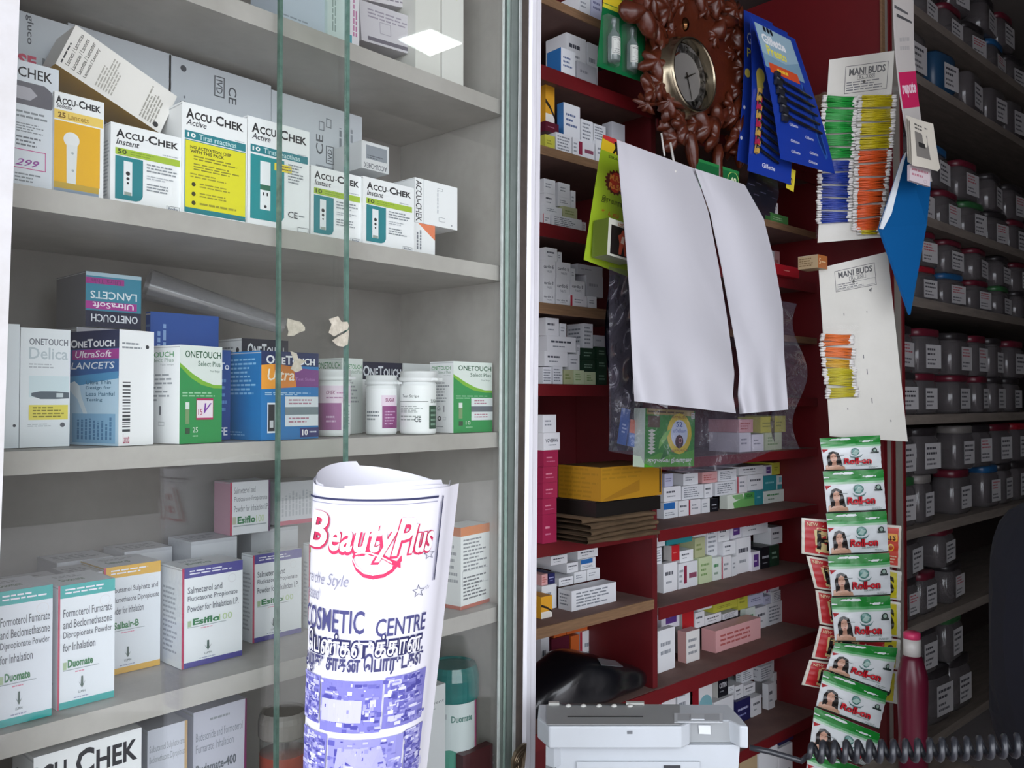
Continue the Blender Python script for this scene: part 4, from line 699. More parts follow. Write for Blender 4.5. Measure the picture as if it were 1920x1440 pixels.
stack('shelf behind black pouch', .70, [('lower row', .05, [(1014, 1030, None, 1195, 'wt'), (1033, 1068, None, 1200, 'mar'), (1070, 1086, None, 1194, 'o'), (1087, 1123, None, 1186, 'wr'), (1124, 1143, None, 1184, 'lav'), (1144, 1160, None, 1212, 'w')]), ('upper row', .056, [(1038, 1062, None, 1177, 'o'), (1063, 1106, None, 1166, 'o'), (1109, 1134, None, 1160, 'wb')])], off=0.165)
# right bay
stack('shelf just below clear bag', 1.083, [('bottom row', 0, [(1244, 1271, None, 943, 'wb', 1230), (1272, 1291, None, 940, 'wt'), (1292, 1314, None, 938, 'wr'), (1315, 1331, None, 936, 'w'), (1332, 1347, None, 936, 'k'), (1363, 1415, None, 929, 'gw', 1348), (1417, 1431, None, 920, 't'), (1432, 1470, None, 922, 'wg'), (1471, 1479, None, 921, 'wr')]), ('middle row', .008, [(1245, 1277, None, 914, 'wt'), (1279, 1319, None, 912, 'wl'), (1320, 1336, None, 908, 'wt'), (1340, 1380, None, 905, 'wl'), (1382, 1401, None, 894, 'wr'), (1402, 1431, None, 891, 'wt'), (1432, 1456, None, 893, 't'), (1457, 1488, None, 892, 'tw')]), ('top row', .014, [(1246, 1262, None, 889, 'lav'), (1281, 1309, None, 889, 'w'), (1317, 1345, None, 886, 'p'), (1347, 1381, None, 882, 'wl'), (1387, 1431, None, 876, 'wt'), (1433, 1447, None, 873, 'wv'), (1449, 1462, None, 868, 'y')])], off=0.115)
stack('second shelf below clear bag', .894, [('bottom row', 0, [(1243, 1270, None, 1058, 'wt', 1231), (1272, 1308, None, 1058, 'wp'), (1310, 1335, None, 1047, 'lg'), (1336, 1352, None, 1047, 'wg'), (1353, 1371, None, 1045, 'wr'), (1372, 1381, None, 1045, 'w'), (1409, 1425, None, 1036, 'wv', 1383), (1427, 1443, None, 1027, 'k'), (1444, 1461, None, 1024, 'dg')]), ('middle row', .008, [(1231, 1241, None, 1028, 'wl'), (1259, 1274, None, 1024, 'r', 1243), (1275, 1300, None, 1034, 'wt'), (1302, 1322, None, 1010, 'ol'), (1356, 1379, None, 1017, 'wt', 1328), (1380, 1408, None, 1011, 'wt'), (1446, 1467, None, 990, 'wt', 1411)]), ('top row', .018, [(1231, 1247, None, 1002, 'w'), (1250, 1298, None, 996, 't'), (1300, 1324, None, 991, 'w'), (1325, 1345, None, 991, 'wl'), (1346, 1367, None, 987, 'wt'), (1369, 1390, None, 982, 'wv'), (1392, 1440, None, 976, 'wt')])], off=0.09)
stack('shelf with big pink carton', .70, [('front row', .0, [(1233, 1266, None, 1184, 'w', 1224+6), (1287, 1312, None, 1186, 'pw', 1269), (1342, 1426, None, 1184, 'p', 1314)]), ('second row', .055, [(1239, 1274, None, 1138, 'wv'), (1279, 1301, None, 1147, 'r'), (1303, 1321, None, 1150, 'wt'), (1322, 1352, None, 1156, 'wt'), (1355, 1384, None, 1152, 'wl'), (1398, 1416, None, 1142, 'wg', 1386), (1418, 1437, None, 1141, 'wt'), (1439, 1470, None, 1134, 'wl')]), ('third row', .06, [(1308, 1335, None, 1138, 'w'), (1337, 1383, None, 1135, 'y'), (1384, 1402, None, 1110, 'y'), (1404, 1431, None, 1118, 'lav'), (1433, 1445, None, 1119, 'lav'), (1446, 1488, None, 1111, 'wl')]), ('top row', .066, [(1287, 1308, None, 1124, 'wr'), (1316, 1351, None, 1114, 'lav'), (1352, 1379, None, 1109, 'wt'), (1404, 1418, None, 1096, 'w'), (1419, 1434, None, 1090, 'r'), (1436, 1462, None, 1088, 'wm'), (1463, 1494, None, 1086, 'wm')])], off=0.07)
stack('shelf behind grey machine', .448, [('front row', 0, [(1207, 1234, None, 1298, 'w'), (1236, 1267, None, 1306, 'wr'), (1270, 1294, None, 1282, 'wl'), (1310, 1335, None, 1280, 'rw', 1296), (1338, 1376, None, 1318, 'w'), (1380, 1407, None, 1317, 'n'), (1409, 1428, None, 1310, 'wt'), (1440, 1453, None, 1284, 'wt', 1429)]), ('second row', .012, [(1346, 1365, None, 1270, 'kt', 1324), (1367, 1377, None, 1288, 'w'), (1378, 1394, None, 1288, 'wt'), (1395, 1416, None, 1287, 'wt')]), ('third row', .03, [(1338, 1376, None, 1252, 'wt'), (1390, 1413, None, 1259, 'wl', 1378), (1425, 1449, None, 1252, 'wl'), (1451, 1478, None, 1262, 'wt')]), ('top row', .04, [(1378, 1394, None, 1244, 'w'), (1396, 1424, None, 1235, 'tw'), (1427, 1446, None, 1224, 'w'), (1449, 1478, None, 1238, 'wt')])], off=0.115)
stack('shelf at paper bag edge', 1.763, [('lower row', .0, [(1439, 1452, None, 468, 'w'), (1453, 1462, None, 470, 'p')])], off=.1)
stack('shelf seen through clear bag', 1.256, [('lower row', 0, [(1386, 1408, None, 812, 'w'), (1410, 1432, None, 815, 'w'), (1434, 1466, None, 812, 'lg')]), ('upper row', .006, [(1386, 1412, None, 787, 'p'), (1426, 1450, None, 782, 'y'), (1451, 1473, None, 780, 'y')])], off=0.03)
stack('shelf below razor cards', 1.922, [('lower row', 0, [(1445, 1478, None, 398, 'g')]), ('upper row', 0, [(1447, 1459, None, 378, 'wr')])])
mb = MB(); mb.box(AP-.2, BS, .14, AW-.001, BB-.001, .16); rpart(shel, 'shelf', mb, DUST)
stack('lowest shelf beside coiled cord', .16, [('front row', .0, [(1385, 1420, None, 1418, 'be'), (1422, 1458, None, 1414, 'w'), (1461, 1486, None, 1404, 'wt')]), ('upper row', .01, [(1430, 1458, None, 1384, 'gr'), (1461, 1488, None, 1377, 'n')])])
# long red box and beige box jutting from the shelf
carton('medicine_carton', 'long red carton lying on the shelf behind the paper bag edge', 1440, 525, 493, 1500, fr=RF, b=BS-.02, zb=1.7635, zt=1.7635+.03, d=.1, col='#a81c28', prints=[('F', 'l', .5, .4, .7, .6, 1, '#d88a80')], cat='medicine carton')
carton('medicine_carton', 'beige carton with an orange end jutting off the shelf towards the stamped board', 1534, 525, 502, 1553, fr=RF, b=BS-.16, xl=1498, zb=1.7635, h=.036, col='#b39c7a', cols={'F': '#b06a38'}, prints=[('L', 'l', .06, .15, .9, .85, 4, '#7a6242'), ('F', 't', '5', .12, .3, .3, .75, '#e6c8a0'), ('F', 'l', .35, .4, .85, .6, 1, '#e6c8a0')], cat='medicine carton')
# ================================================================== HANGING THINGS IN FRONT OF THE SHELVING
def bil(Q):   # Q = BL, BR, TR, TL points -> P(x, y, k)
    Q = [Vector(q) for q in Q]; n = ((Q[1]-Q[0]).cross(Q[3]-Q[0])).normalized()
    def P(x, y, k): return (Q[0]*(1-x)+Q[1]*x)*(1-y)+(Q[3]*(1-x)+Q[2]*x)*y+n*(EPS*2*k)
    P.n = n; P.w = (Q[1]-Q[0]).length; P.h = (Q[3]-Q[0]).length; P.Q = Q
    return P
def sheet(mb, P, nx, ny, th, col, back=None):
    n = P.n
    mb.grid(lambda x, y: P(x, y, 0), nx, ny, col)
    o = len(mb.f); mb.grid(lambda x, y: P(1-x, y, 0)-n*th, nx, ny, back or col)
    ring = [(i/nx, 0) for i in range(nx)]+[(1, j/ny) for j in range(ny)]+[(1-i/nx, 1) for i in range(nx)]+[(0, 1-j/ny) for j in range(ny)]
    m = len(ring); mb.add([P(x, y, 0) for x, y in ring]+[P(x, y, 0)-n*th for x, y in ring], [(i, m+i, m+(i+1) % m, (i+1) % m) for i in range(m)], back or col)
def wrapf(P, f):   # displace P along its normal by f(x, y)
    def W(x, y, k): return P(x, y, k)+P.n*f(x, y)
    W.n, W.w, W.h, W.Q = P.n, P.w, P.h, P.Q
    return W
def pts(px, fr=RF, **k): return [at(x, y, fr, **k) for x, y in px]
def prints_on(mb, P, items, k0=1):
    fc = Face((0, 0, 0), (1, 0, 0), (0, 1, 0), P.w, P.h); fc.k = k0
    for it in items: put(mb, fc, it, P)
def hang(name, label, cat, P, items, col='#e8e8e8', th=.0006, m=None, parent=None, nx=1, ny=1, group=None, back=None):
    mb = MB(); sheet(mb, P, nx, ny, th, col, back); prints_on(mb, P, items)
    o = mb.build(name, m or PAPER, parent)
    return tag(o, label, cat, group) if label else o
# ---- carved clock
CB = 1.20
LACQ = mat('lacquered_carved_wood', '#55220f', .33, noise=.55, nscale=30, col2='#33120a', bump=.25, bscale=90, coat=.15)
clk = empty('wall_clock', at(1298, 142, RF, b=CB), RF.ang, 'carved dark brown wooden wall clock with leaves and a silver dial', 'clock')
def cp(px, py, dep=0): return at(px, py, RF, b=CB-dep)
eaR, ebR = RF.ea, RF.eb
mb = MB()
poly = [(1228, 40), (1222, 95), (1232, 170), (1256, 214), (1292, 232), (1346, 236), (1372, 214), (1394, 150), (1396, 70), (1366, 10), (1310, -60), (1262, -30)]
q = [cp(*p) for p in poly]; mb.slab(q[::-1], ebR, .02); mb.f = [f[::-1] for f in mb.f]
cen = cp(1300, 140, .03)
mb.slab([(cen+(p-cen)*.8)-ebR*(.0) for p in [cp(x, y, .0) for x, y in poly]][::-1], -ebR, .014)
lr = random.Random(3)
def leaf(mb, c, size, ang, tx, ty, lobes=5):
    R = Matrix.Rotation(ang, 3, 'Z'); rimv = []
    for i in range(24):
        th = 2*PI*i/24; r = size*(.42+.62*abs(math.cos(th*lobes/2))**1.6)*(1 if math.sin(th) > -.7 else .6)
        v = R @ Vector((r*math.cos(th), r*math.sin(th)*1.15, 0)); rimv.append(v)
    def tr(v, z): return c+ebR*(-z+tx*v.x+ty*v.y)+eaR*v.x+Vector((0, 0, v.y))
    vs = [tr(Vector((0, 0, 0)), size*.42)]+[tr(v*.5, size*(.20+.16*abs(math.cos(2*PI*i/24*lobes/2)))) for i, v in enumerate(rimv)]+[tr(v, size*(.02+.12*lr.random())) for v in rimv]+[tr(v*.9, -size*.12) for v in rimv]
    fs = [(0, 1+(i+1) % 24, 1+i) for i in range(24)]
    for k in (1, 25): fs += [(k+i, k+(i+1) % 24, k+24+(i+1) % 24, k+24+i) for i in range(24)]
    mb.add(vs, [f[::-1] for f in fs], '#ffffff', True)
def px2m(px): return px*2.0/FPX
for (x, y, s) in [(1198, 22, 30), (1222, 48, 24), (1242, 20, 26), (1236, 84, 22), (1224, 116, 22), (1244, 112, 18), (1230, 158, 20), (1216, 172, 22), (1246, 192, 22), (1258, 216, 22), (1208, 196, 14), (1345, 40, 24), (1362, 62, 22), (1384, 52, 22), (1380, 95, 26), (1366, 100, 18), (1384, 132, 22), (1376, 168, 20), (1366, 200, 18), (1274, 236, 24), (1296, 232, 20), (1318, 240, 28), (1346, 228, 22), (1370, 222, 24), (1374, 258, 24), (1252, 240, 18), (1292, 256, 22), (1336, 262, 22), (1386, 286, 24), (1262, 262, 16), (1210, -10, 26), (1260, -8, 28), (1300, -14, 26), (1336, 2, 26), (1370, 20, 22), (1276, 12, 16), (1320, 20, 16), (1256, 60, 14), (1338, 70, 14)]:
    leaf(mb, cp(x, y, .012+lr.uniform(0, .012)), px2m(s)*1.62, lr.uniform(0, 6.28), lr.uniform(-.5, .5), lr.uniform(-.5, .5), lr.choice((3, 5, 5, 7)))
mb.build('case', LACQ, clk)
dc = cp(1298, 141, .05); R0 = .083
Mdial = Matrix.Translation(dc) @ Matrix((eaR, Vector((0, 0, 1)), -ebR)).transposed().to_4x4()
mb = MB(); mb.lathe([(R0*.93, -.028), (R0*.93, .004), (R0*.95, .009), (R0, .009), (R0*1.03, .004), (R0*1.05, -.02), (R0*1.12, -.022), (R0*1.14, -.034)], 48, '#ffffff', Mdial); mb.f = [f for f in mb.f if len(f) == 4]
mb.build('bezel', mat('brass_silver_bezel', '#a59a84', .25, metal=1), clk)
mb = MB(); mb.lathe([(0.0001, -.016), (R0*.60, -.016), (R0*.62, -.0155), (R0*.66, -.0165), (R0*.92, -.0165)], 48, '#ffffff', Mdial)
mb.f = [f[::-1] if False else f for f in mb.f]; dial = mb.build('dial', mat('brushed_dial', '#8d8a86', .35, metal=.35, noise=.4, nscale=8, col2='#6a6764'), clk)
mb = MB()
for n in range(1, 13):
    th = PI/2-n*PI/6; v, f, asp = textmesh(str(n), .03); hh = .0135; ww = hh*min(1.2, asp)
    mb.add([Mdial @ Vector((R0*.78*math.cos(th)+(x-.5)*ww, R0*.78*math.sin(th)+(y-.5)*hh, -.0160)) for x, y in v], f, '#1c1916')
mb.build('numerals', CARD, dial)
for th, ln, wd, nm in ((math.radians(28), .034, .004, 'hour_hand'), (math.radians(-72), .052, .003, 'minute_hand')):
    d = Vector((math.cos(th), math.sin(th), 0)); e = Vector((-d.y, d.x, 0)); mb = MB()
    mb.slab([Mdial @ (d*-.01+e*wd*.6+Vector((0, 0, -.013))), Mdial @ (d*-.01-e*wd*.6+Vector((0, 0, -.013))), Mdial @ (d*ln-e*.0008+Vector((0, 0, -.013))), Mdial @ (d*ln+e*.0008+Vector((0, 0, -.013)))], -ebR, .0006, '#17140f'); mb.build(nm, CARD, clk)
mb = MB(); mb.ball(cp(1284, 46, .02), .011, '#ffffff', sc=(1, 1, 1.5)); mb.build('finial', mat('bronze_knob', '#6a4a30', .15, metal=1), clk)
def cone_w(pxs, nm):
    mb = MB(); P = [cp(x, y, .025) for x, y, r in pxs]; mb.tube(P, [px2m(r) for x, y, r in pxs], 10, '#ffffff'); return mb.build(nm, LACQ, clk)
cone_w([(1290, 246, 5), (1293, 256, 12), (1297, 280, 13), (1300, 304, 10), (1301, 322, 5), (1301, 327, 1)], 'pine_cone_weight')
cone_w([(1347, 272, 7), (1346, 290, 12), (1345, 300, 10), (1345, 335, 11), (1345, 347, 9)], 'pine_cone_weight')
cone_w([(1385, 262, 8), (1387, 280, 14), (1388, 300, 12), (1386, 316, 3)], 'pine_cone_weight')
mb = MB(); mb.tube([cp(1240, 250, .03), cp(1243, 272, .035), cp(1246, 292, .045)], .0022, 6, '#d9d6d0'); mb.tube([cp(1257, 268, .03), cp(1262, 296, .04), cp(1266, 322, .15)], .0028, 6, '#e2dfd8'); mb.build('white_cord', PAPER, clk)
# ---- green card with two vials
vb = 1.225
P = bil(pts([(1119, 124), (1204, 154), (1214, 10), (1133, -22)], b=vb))
vial = empty('blister_card', P.Q[0], RF.ang, 'green hanging blister card holding two small glass vials', 'blister card')
hang('backing_card', None, None, P, [('r', 0, .82, 1, 1, '#e3c832'), ('r', 0, .76, .9, .81, '#d6d03a'), ('l', .5, .86, .98, .93, 1, '#2c7a3c'), ('r', 0, .93, 1, 1, '#5f9a3a')], '#0f6a3c', parent=vial, m=GLOSS)
VG = clear('vial_glass', '#cfd4d2', .04, .05, 1.5, .55, '#8a9896')
def vialpart(x0, y0, x1, y1):
    c = at((x0+x1)/2, y1, RF, b=vb-.012); t_ = at((x0+x1)/2, y0, RF, b=vb-.012); h = t_.z-c.z; r = (x1-x0)/2*1.9/FPX*.62
    M = TRS(c, RF.ang); mb = MB(); mb.box(-r*1.35, -r*.2, -.004, r*1.35, r*.98, h*1.04, '#ffffff'); b = mb.build('blister', clear('blister_shell', '#ffffff', .03, .08, 1.45, .12, '#b5c0ba'), vial, M)
    mb = MB(); mb.lathe([(r*.9, 0), (r, .002), (r, h*.58), (r*.45, h*.70), (r*.3, h*.74), (r*.3, h*.86), (r*.42, h*.87), (r*.42, h*.97), (0, h)], 20); v = mb.build('vial', VG, vial, M @ Matrix.Translation((0, -r*.25, 0)))
    mb = MB(); fc = Face((0, 0, 0), (1, 0, 0), (0, 0, 1), 2*r, h*.4)
    def wp(x, y, k): th = -PI/2+(x-.5)*2.4; return Vector((r*1.02*math.cos(th), r*1.02*math.sin(th)-r*.25, h*.12+y*h*.4))*(1+EPS*k*3)
    for it in (('r', 0, 0, 1, 1, '#c9ccc6'), ('f', .05, .06, .95, .94, '#3a3f44', .04), ('c', .5, .55, .16, '#3a3f44'), ('l', .15, .12, .85, .35, 2, '#5a5f64'), ('l', .15, .75, .85, .9, 1, '#3a3f44')): put(mb, fc, it, wp)
    mb.build('vial_label', CARD, v, M)
vialpart(1130, 34, 1168, 117); vialpart(1166, 51, 1201, 131)
# ---- lime card with red burst
P = bil(pts([(1095, 487), (1184, 521), (1200, 278), (1131, 252)], b=1.13))
lime = empty('hanging_card', P.Q[0], RF.ang, 'lime green hanging card with a red price burst and a small box', 'hanging card')
star = [(.45+(.20 if i % 2 else .165)*math.cos(PI*i/18)*1.35, .665+(.10 if i % 2 else .083)*math.sin(PI*i/18)) for i in range(36)]
hang('backing_card', None, None, P, [('r', 0, .93, 1, 1, '#c83a3a'), ('p', [(0, .97), (.45, .95), (.5, .88), (0, .88)], '#e6c22c'), ('p', [(.3, .97), (.36, .98), (.4, .94), (.46, .97), (.5, .96), (.43, .925), (.45, .88), (.40, .88), (.38, .91), (.33, .88), (.29, .885), (.35, .93)], '#1c1a18'), ('t', 'SIRANJEEVI', .2, .83, .8, .86, '#4a5a1c'), ('p', star, '#5a1c14'), ('c', .45, .665, .078, '#cf3a22'), ('t', 'M.R.P', .30, .675, .62, .72, '#f0a04a', {'bold': .03}), ('t', 'Rs.50', .30, .61, .62, .655, '#f0a04a', {'bold': .03}),
    ('t', '\u0c87\u0ba8\u0bcd', .2, .47, .34, .53, '#2a2c18') if False else ('t', '\u0b87\u0bb0\u0bc1 \u0bb5\u0bbe\u0bb0\u0b99\u0bcd\u0b95\u0bb3\u0bbf\u0bb2\u0bcd', .18, .48, .95, .54, '#2a2c18'), ('t', '\u0b89\u0b9f\u0bb2\u0bcd', .2, .40, .6, .44, '#d0542a', {'shear': .2})], '#9db92a', parent=lime, m=GLOSS, th=.001)
o = quadbox('attached_box', None, [(1137, 474), (1186, 494), (1196, 424), (1143, 411)], 1.085, .04, [('F', 'r', .1, .06, 1, .84, '#17120f'), ('F', 't', '\u0bae\u0bc2\u0b9f\u0bcd\u0b9f\u0bc1', .35, .86, .9, .97, '#b5602a'), ('F', 'p', [(.4, .1), (.42, .4), (.36, .6), (.46, .66), (.5, .78), (.58, .78), (.58, .68), (.72, .62), (.66, .4), (.72, .1), (.62, .1), (.56, .36), (.5, .1)], '#a84a34'), ('F', 'p', [(.46, .42), (.5, .6), (.6, .6), (.58, .4)], '#d9c0b0')], '#c9cabc', {'L': '#5a6a22', 'B': '#8f9086'}, fr=RF, m=GLOSS)
M_ = WM[o.name]; o.parent = lime; o.matrix_parent_inverse = WM[lime.name].inverted(); del o['category']
# ---- razor cards
def razor_card(label, px, b, items, handles, col='#1c3a9c', grp='blue razor cards'):
    P = bil(pts(px, b=b)); root = empty('razor_card', P.Q[3], RF.ang, label, 'razor card', grp)
    W = wrapf(P, lambda x, y: .012*math.sin(y*2.6+x))
    hang('backing_card', None, None, W, items, col, parent=root, m=GLOSS, nx=3, ny=8, th=.001)
    for (x0, y0, x1, y1, c2) in handles:
        mb = MB(); A = W(x0, y0, 0)+W.n*.006; B = W(x1, y1, 0)+W.n*.006
        d = (B-A); mb.tube([A, A+d*.18, A+d*.2, A+d*.55, B], [.0055, .0055, .0032, .004, .0028], 8, '#15161c'); up = W.n.cross(d).normalized()
        mb.add([A+up*.016-W.n*.004, A-up*.016-W.n*.004, A-up*.016+W.n*.004, A+up*.016+W.n*.004, A+d*.1+up*.016-W.n*.004, A+d*.1-up*.016-W.n*.004, A+d*.1-up*.016+W.n*.004, A+d*.1+up*.016+W.n*.004], [(0, 1, 2, 3), (7, 6, 5, 4), (0, 4, 5, 1), (1, 5, 6, 2), (2, 6, 7, 3), (3, 7, 4, 0)], c2)
        mb.build('razor', PLAST, root)
    return root
razor_card('rearmost blue razor card, half hidden beside the clock', [(1382, 300), (1440, 330), (1452, 42), (1391, 20)], 1.16, [('t', 'G', .08, .78, .22, .86, '#d8dcea'), ('t', 'P', .08, .69, .2, .75, '#d8d25a'), ('c', .1, .58, .03, '#d8c65a'), ('c', .06, .35, .012, '#e6e8f0'), ('c', .05, .15, .012, '#e6e8f0')], [(.5, .3, .9, .5, '#2a2c34')])
razor_card('middle blue razor card with black and red razors', [(1402, 320), (1476, 348), (1480, 60), (1402, 28)], 1.13, [('t', 'Gillette', .3, .05, .6, .08, '#d8dcea'), ('c', .2, .62, .05, '#d8c65a'), ('p', [(.1, .6), (.22, .64), (.28, .55), (.12, .52)], '#d8c65a')], [(.1, .16+.055*i, .62, .10+.055*i, '#b02a4a' if i % 2 else '#c9a24a') for i in range(7)])
razor_card('front blue razor card with a pale top picture and orange strip', [(1464, 298), (1559, 328), (1494, 72), (1405, 33)], 1.09, [('r', .02, .66, .86, .97, '#9ab8c8'), ('p', [(.02, .66), (.86, .66), (.86, .8), (.5, .74), (.02, .76)], '#7d9fb4'), ('t', 'Gillette', .10, .84, .62, .91, '#f2f4f6', {'bold': .04}), ('t', 'Presto', .14, .76, .56, .83, '#e8e05a', {'bold': .03}), ('r', .10, .63, .72, .70, '#d2512a'), ('l', .25, .64, .6, .69, 1, '#f0c03a'), ('c', .22, .95, .022, '#1a1c28'), ('c', .3, .95, .022, '#1a1c28'), ('c', .37, .945, .022, '#1a1c28'),
    ('p', [(.72, .62), (.76, .66), (.88, .30), (.92, .12), (.86, .09), (.78, .2)], '#2c5aa8'), ('p', [(.74, .60), (.78, .64), (.86, .30), (.89, .14), (.86, .12), (.80, .22)], '#122a6c')] + [('t', 'Gillette', x, y, x+.16, y+.022, '#d0d6ee', {'shear': .2}) for x, y in ((.25, .27), (.52, .21), (.22, .15), (.55, .10), (.2, .07), (.5, .03), (.6, .29))], [(.12, .59-.065*i, .86, .545-.065*i, '#23252e') for i in range(5)])
P = bil(pts([(1474, 352), (1488, 360), (1492, 320), (1478, 314)], b=1.125)); hang('price_tag', 'small yellow price tag marked 20 under the razor cards', 'price tag', P, [('t', '20', .2, .25, .7, .6, '#5a4a1c', {'bold': .03})], '#d9c63a')
tr_ = random.Random(4)
for i in range(5):
    x = 1398+i*11; P = bil(pts([(x, 420-i*6), (x+13, 424-i*6), (x+20, 318), (x+4, 312)], b=1.17+.006*i)); W = wrapf(P, lambda u, v: .004*math.sin(9*v+i))
    hang('sachet_strip', f'dark narrow sachet strip, {ORD[i]} from left under the razor cards', 'sachet strip', W, [('r', .1, .1+.2*j, .9, .12+.2*j, '#3a3a4c') for j in range(5)], '#15151e', m=GLOSS, nx=1, ny=8, group='dark strips under the razor cards')
P = bil(pts([(1372, 352), (1385, 354), (1388, 318), (1306, 296)], b=1.16)) ; P = bil(pts([(1306, 352), (1384, 372), (1386, 322), (1306, 296)], b=1.165)); hang('price_card', 'green card marked 40 peeking out under the clock', 'price card', P, [('o', .86, .58, .36, '#a9c86a', .12), ('t', '40', .78, .42, .94, .72, '#dfe6c0', {'bold': .03}), ('r', 0, .9, 1, 1, '#2f8a4a')], '#1f6a3c', m=GLOSS)
# ---- big white paper bag (two flaps) on the cord
PB = 1.06
BAGW = mat('white_paper_bag', '#c6c5cb', .75, spec=.2, noise=.15, nscale=6, col2='#b9b9c3', bump=.55, bscale=9)
bag = empty('paper_bag', at(1262, 310, RF, b=PB), RF.ang, 'large white paper bag hanging open below the clock', 'paper bag')
def flap(name, left, right, bulge, b):
    def edge(e, v):
        n = len(e)-1; k = min(n-1, int(v*n)); f = v*n-k; f2 = f
        return (e[k][0]*(1-f2)+e[k+1][0]*f2, e[k][1]*(1-f2)+e[k+1][1]*f2)
    def fn(u, v):
        l, r = edge(left, 1-v), edge(right, 1-v); x, y = l[0]*(1-u)+r[0]*u, l[1]*(1-u)+r[1]*u
        bb = b-bulge*math.sin(PI*min(1, max(0, u)))*(.4+.6*(1-v))-.010*math.sin(7*u+5*v)*(1-v)-.006*math.sin(3+11*v+3*u)-.005*max(0,1-v*4)*math.sin(19*u+6*v)-.004*max(0, math.sin(9*u*v+2))*max(0, math.sin(14*v+7*u))
        return at(x, y, RF, b=bb)
    mb = MB(); mb.grid(fn, 40, 50)
    n0 = len(mb.v); mb.grid(lambda u, v: fn(1-u, v)+ebR*.0008, 40, 50)
    return mb.build(name, BAGW, bag)
LE = [(1157, 262), (1163, 340), (1172, 440), (1180, 540), (1184, 640), (1190, 752)]
ML = [(1302, 316), (1329, 400), (1348, 500), (1364, 600), (1372, 660), (1377, 700), (1374, 740), (1380, 775)]
MR = [(1303, 316), (1332, 400), (1353, 500), (1371, 600), (1382, 660), (1387, 700), (1384, 740), (1387, 776)]
RE = [(1396, 346), (1432, 410), (1452, 490), (1468, 580), (1470, 660), (1478, 768)]
flap('bag_flap', LE, ML, .03, PB); flap('bag_flap', MR, RE, .025, PB+.006)
mb = MB(); mb.grid(lambda u, v: at(1186+u*66, 738+u*28-v*(26-u*18), RF, b=PB+.01+.02*u), 4, 3); mb.build('folded_corner', BAGW, bag)
# ---- clear polythene bag with its contents, behind the paper bag
POLY = clear('clear_polythene', '#e4e0ea', .0, .10, 1.45, .19, '#7a7684', wr=.9)
pr = random.Random(8)
def bagfn(u, v):
    yl, yr = 505+(862-505)*(1-v), 560+(885-560)*(1-v); x = 1142+u*(1500-1142)
    ytop = 500+u*70; ybot = 842+45*math.sin(PI*min(1, u*1.15))-(0 if u > .16 else 0)
    if u < .18: ybot = 846+u*60
    y = ytop+(ybot-ytop)*(1-v)
    if u > .88: x -= (1-v)*(0)+ 14*math.sin(v*9)
    bb = 1.104-.006*math.sin(PI*u)*(1-v)-.004*math.sin(31*u+17*v)-.003*math.sin(23*v-40*u)-.006*math.sin(60*v+30*u)*(1 if u > .88 else .1)
    return at(x, y, RF, b=bb)
mb = MB(); mb.grid(bagfn, 60, 50)
tag(mb.build('polythene_bag', POLY), 'clear wrinkled polythene bag hanging behind the white paper bag', 'plastic bag')
def darkfn(u, v):
    x = 1143+u*56+6*math.sin(v*7); y = 515+(1-v)*330
    return at(x, y, RF, b=1.168-.008*math.sin(13*v+6*u)-.006*math.sin(25*v-9*u))
mb = MB(); mb.grid(darkfn, 16, 60); mb.grid(lambda u, v: darkfn(1-u, v)+ebR*.004, 16, 60); tag(mb.build('dark_packet', mat('dark_glossy_film', '#141420', .18, spec=.8, coat=.5, bump=.6, bscale=25)), 'dark glossy packet crumpled inside the left of the clear bag', 'packet')
quadbox('packet', 'small blue packet low in the left of the clear bag', [(1164, 832), (1178, 836), (1178, 768), (1164, 764)], 1.145, .004, [('F', 'l', .2, .3, .8, .6, 3, '#a9c0d8')], '#2a5c9c', fr=RF)
quadbox('packet', 'small orange and blue packet beside the green box', [(1180, 836), (1193, 838), (1191, 788), (1180, 786)], 1.145, .004, [('F', 'r', 0, .5, 1, 1, '#c0623c')], '#3a6aa8', fr=RF)
GB = [('F', 'r', 0, 0, 1, 1, '#2c8f2c'), ('F', 'p', [(0, 0), (1, 0), (1, .30), (.6, .2), (.3, .25), (0, .12)], '#4fa82e'), ('F', 'r', .02, .9, .98, 1, '#b0a05a'), ('F', 'l', .05, .92, .95, .98, 1, '#5a4a20'), ('F', 'r', .05, .68, .28, .88, '#5a4a2c'), ('F', 'c', .68, .58, .36, '#d9c832'), ('F', 'c', .68, .58, .245, '#c9dce6'), ('F', 't', '52', .61, .70, .74, .79, '#2a5a9a', {'bold': .02}), ('F', 't', '\u0bae\u0bc2\u0bb2\u0bbf\u0b95\u0bc8', .55, .60, .82, .67, '#2a5a9a'), ('F', 'c', .68, .44, .12, '#3c1c18'), ('F', 'o', .7, .46, .05, '#c9a0a0', .3), ('F', 't', '\u0baa\u0bbe\u0bb0\u0bae\u0bcd\u0baa\u0bb0\u0bbf\u0baf', .52, .84, .84, .91, '#8a5a1c'), ('F', 't', '\u0b86\u0baf\u0bc1\u0bb0\u0bcd\u0bb5\u0bc7\u0ba4', .5, .25, .86, .32, '#8a5a1c'),
    ('F', 't', '\u0b95\u0bc1\u0bb0\u0bc1\u0ba4\u0bc7\u0bb5 \u0ba8\u0bbf\u0bb5\u0bbe\u0bb0\u0ba3', .06, .05, .95, .16, '#e8efe4', {'bold': .03}), ('F', 'f', .92, .86, .99, .96, '#e8efe4', .02), ('F', 'c', .955, .91, .02, '#e8efe4')]
for i in range(7): GB.append(('F', 'p', [(.12+.02*(i % 2), .22+.06*i), (.20, .26+.06*i), (.13, .29+.06*i), (.05, .26+.06*i)], '#d9e4cc'))
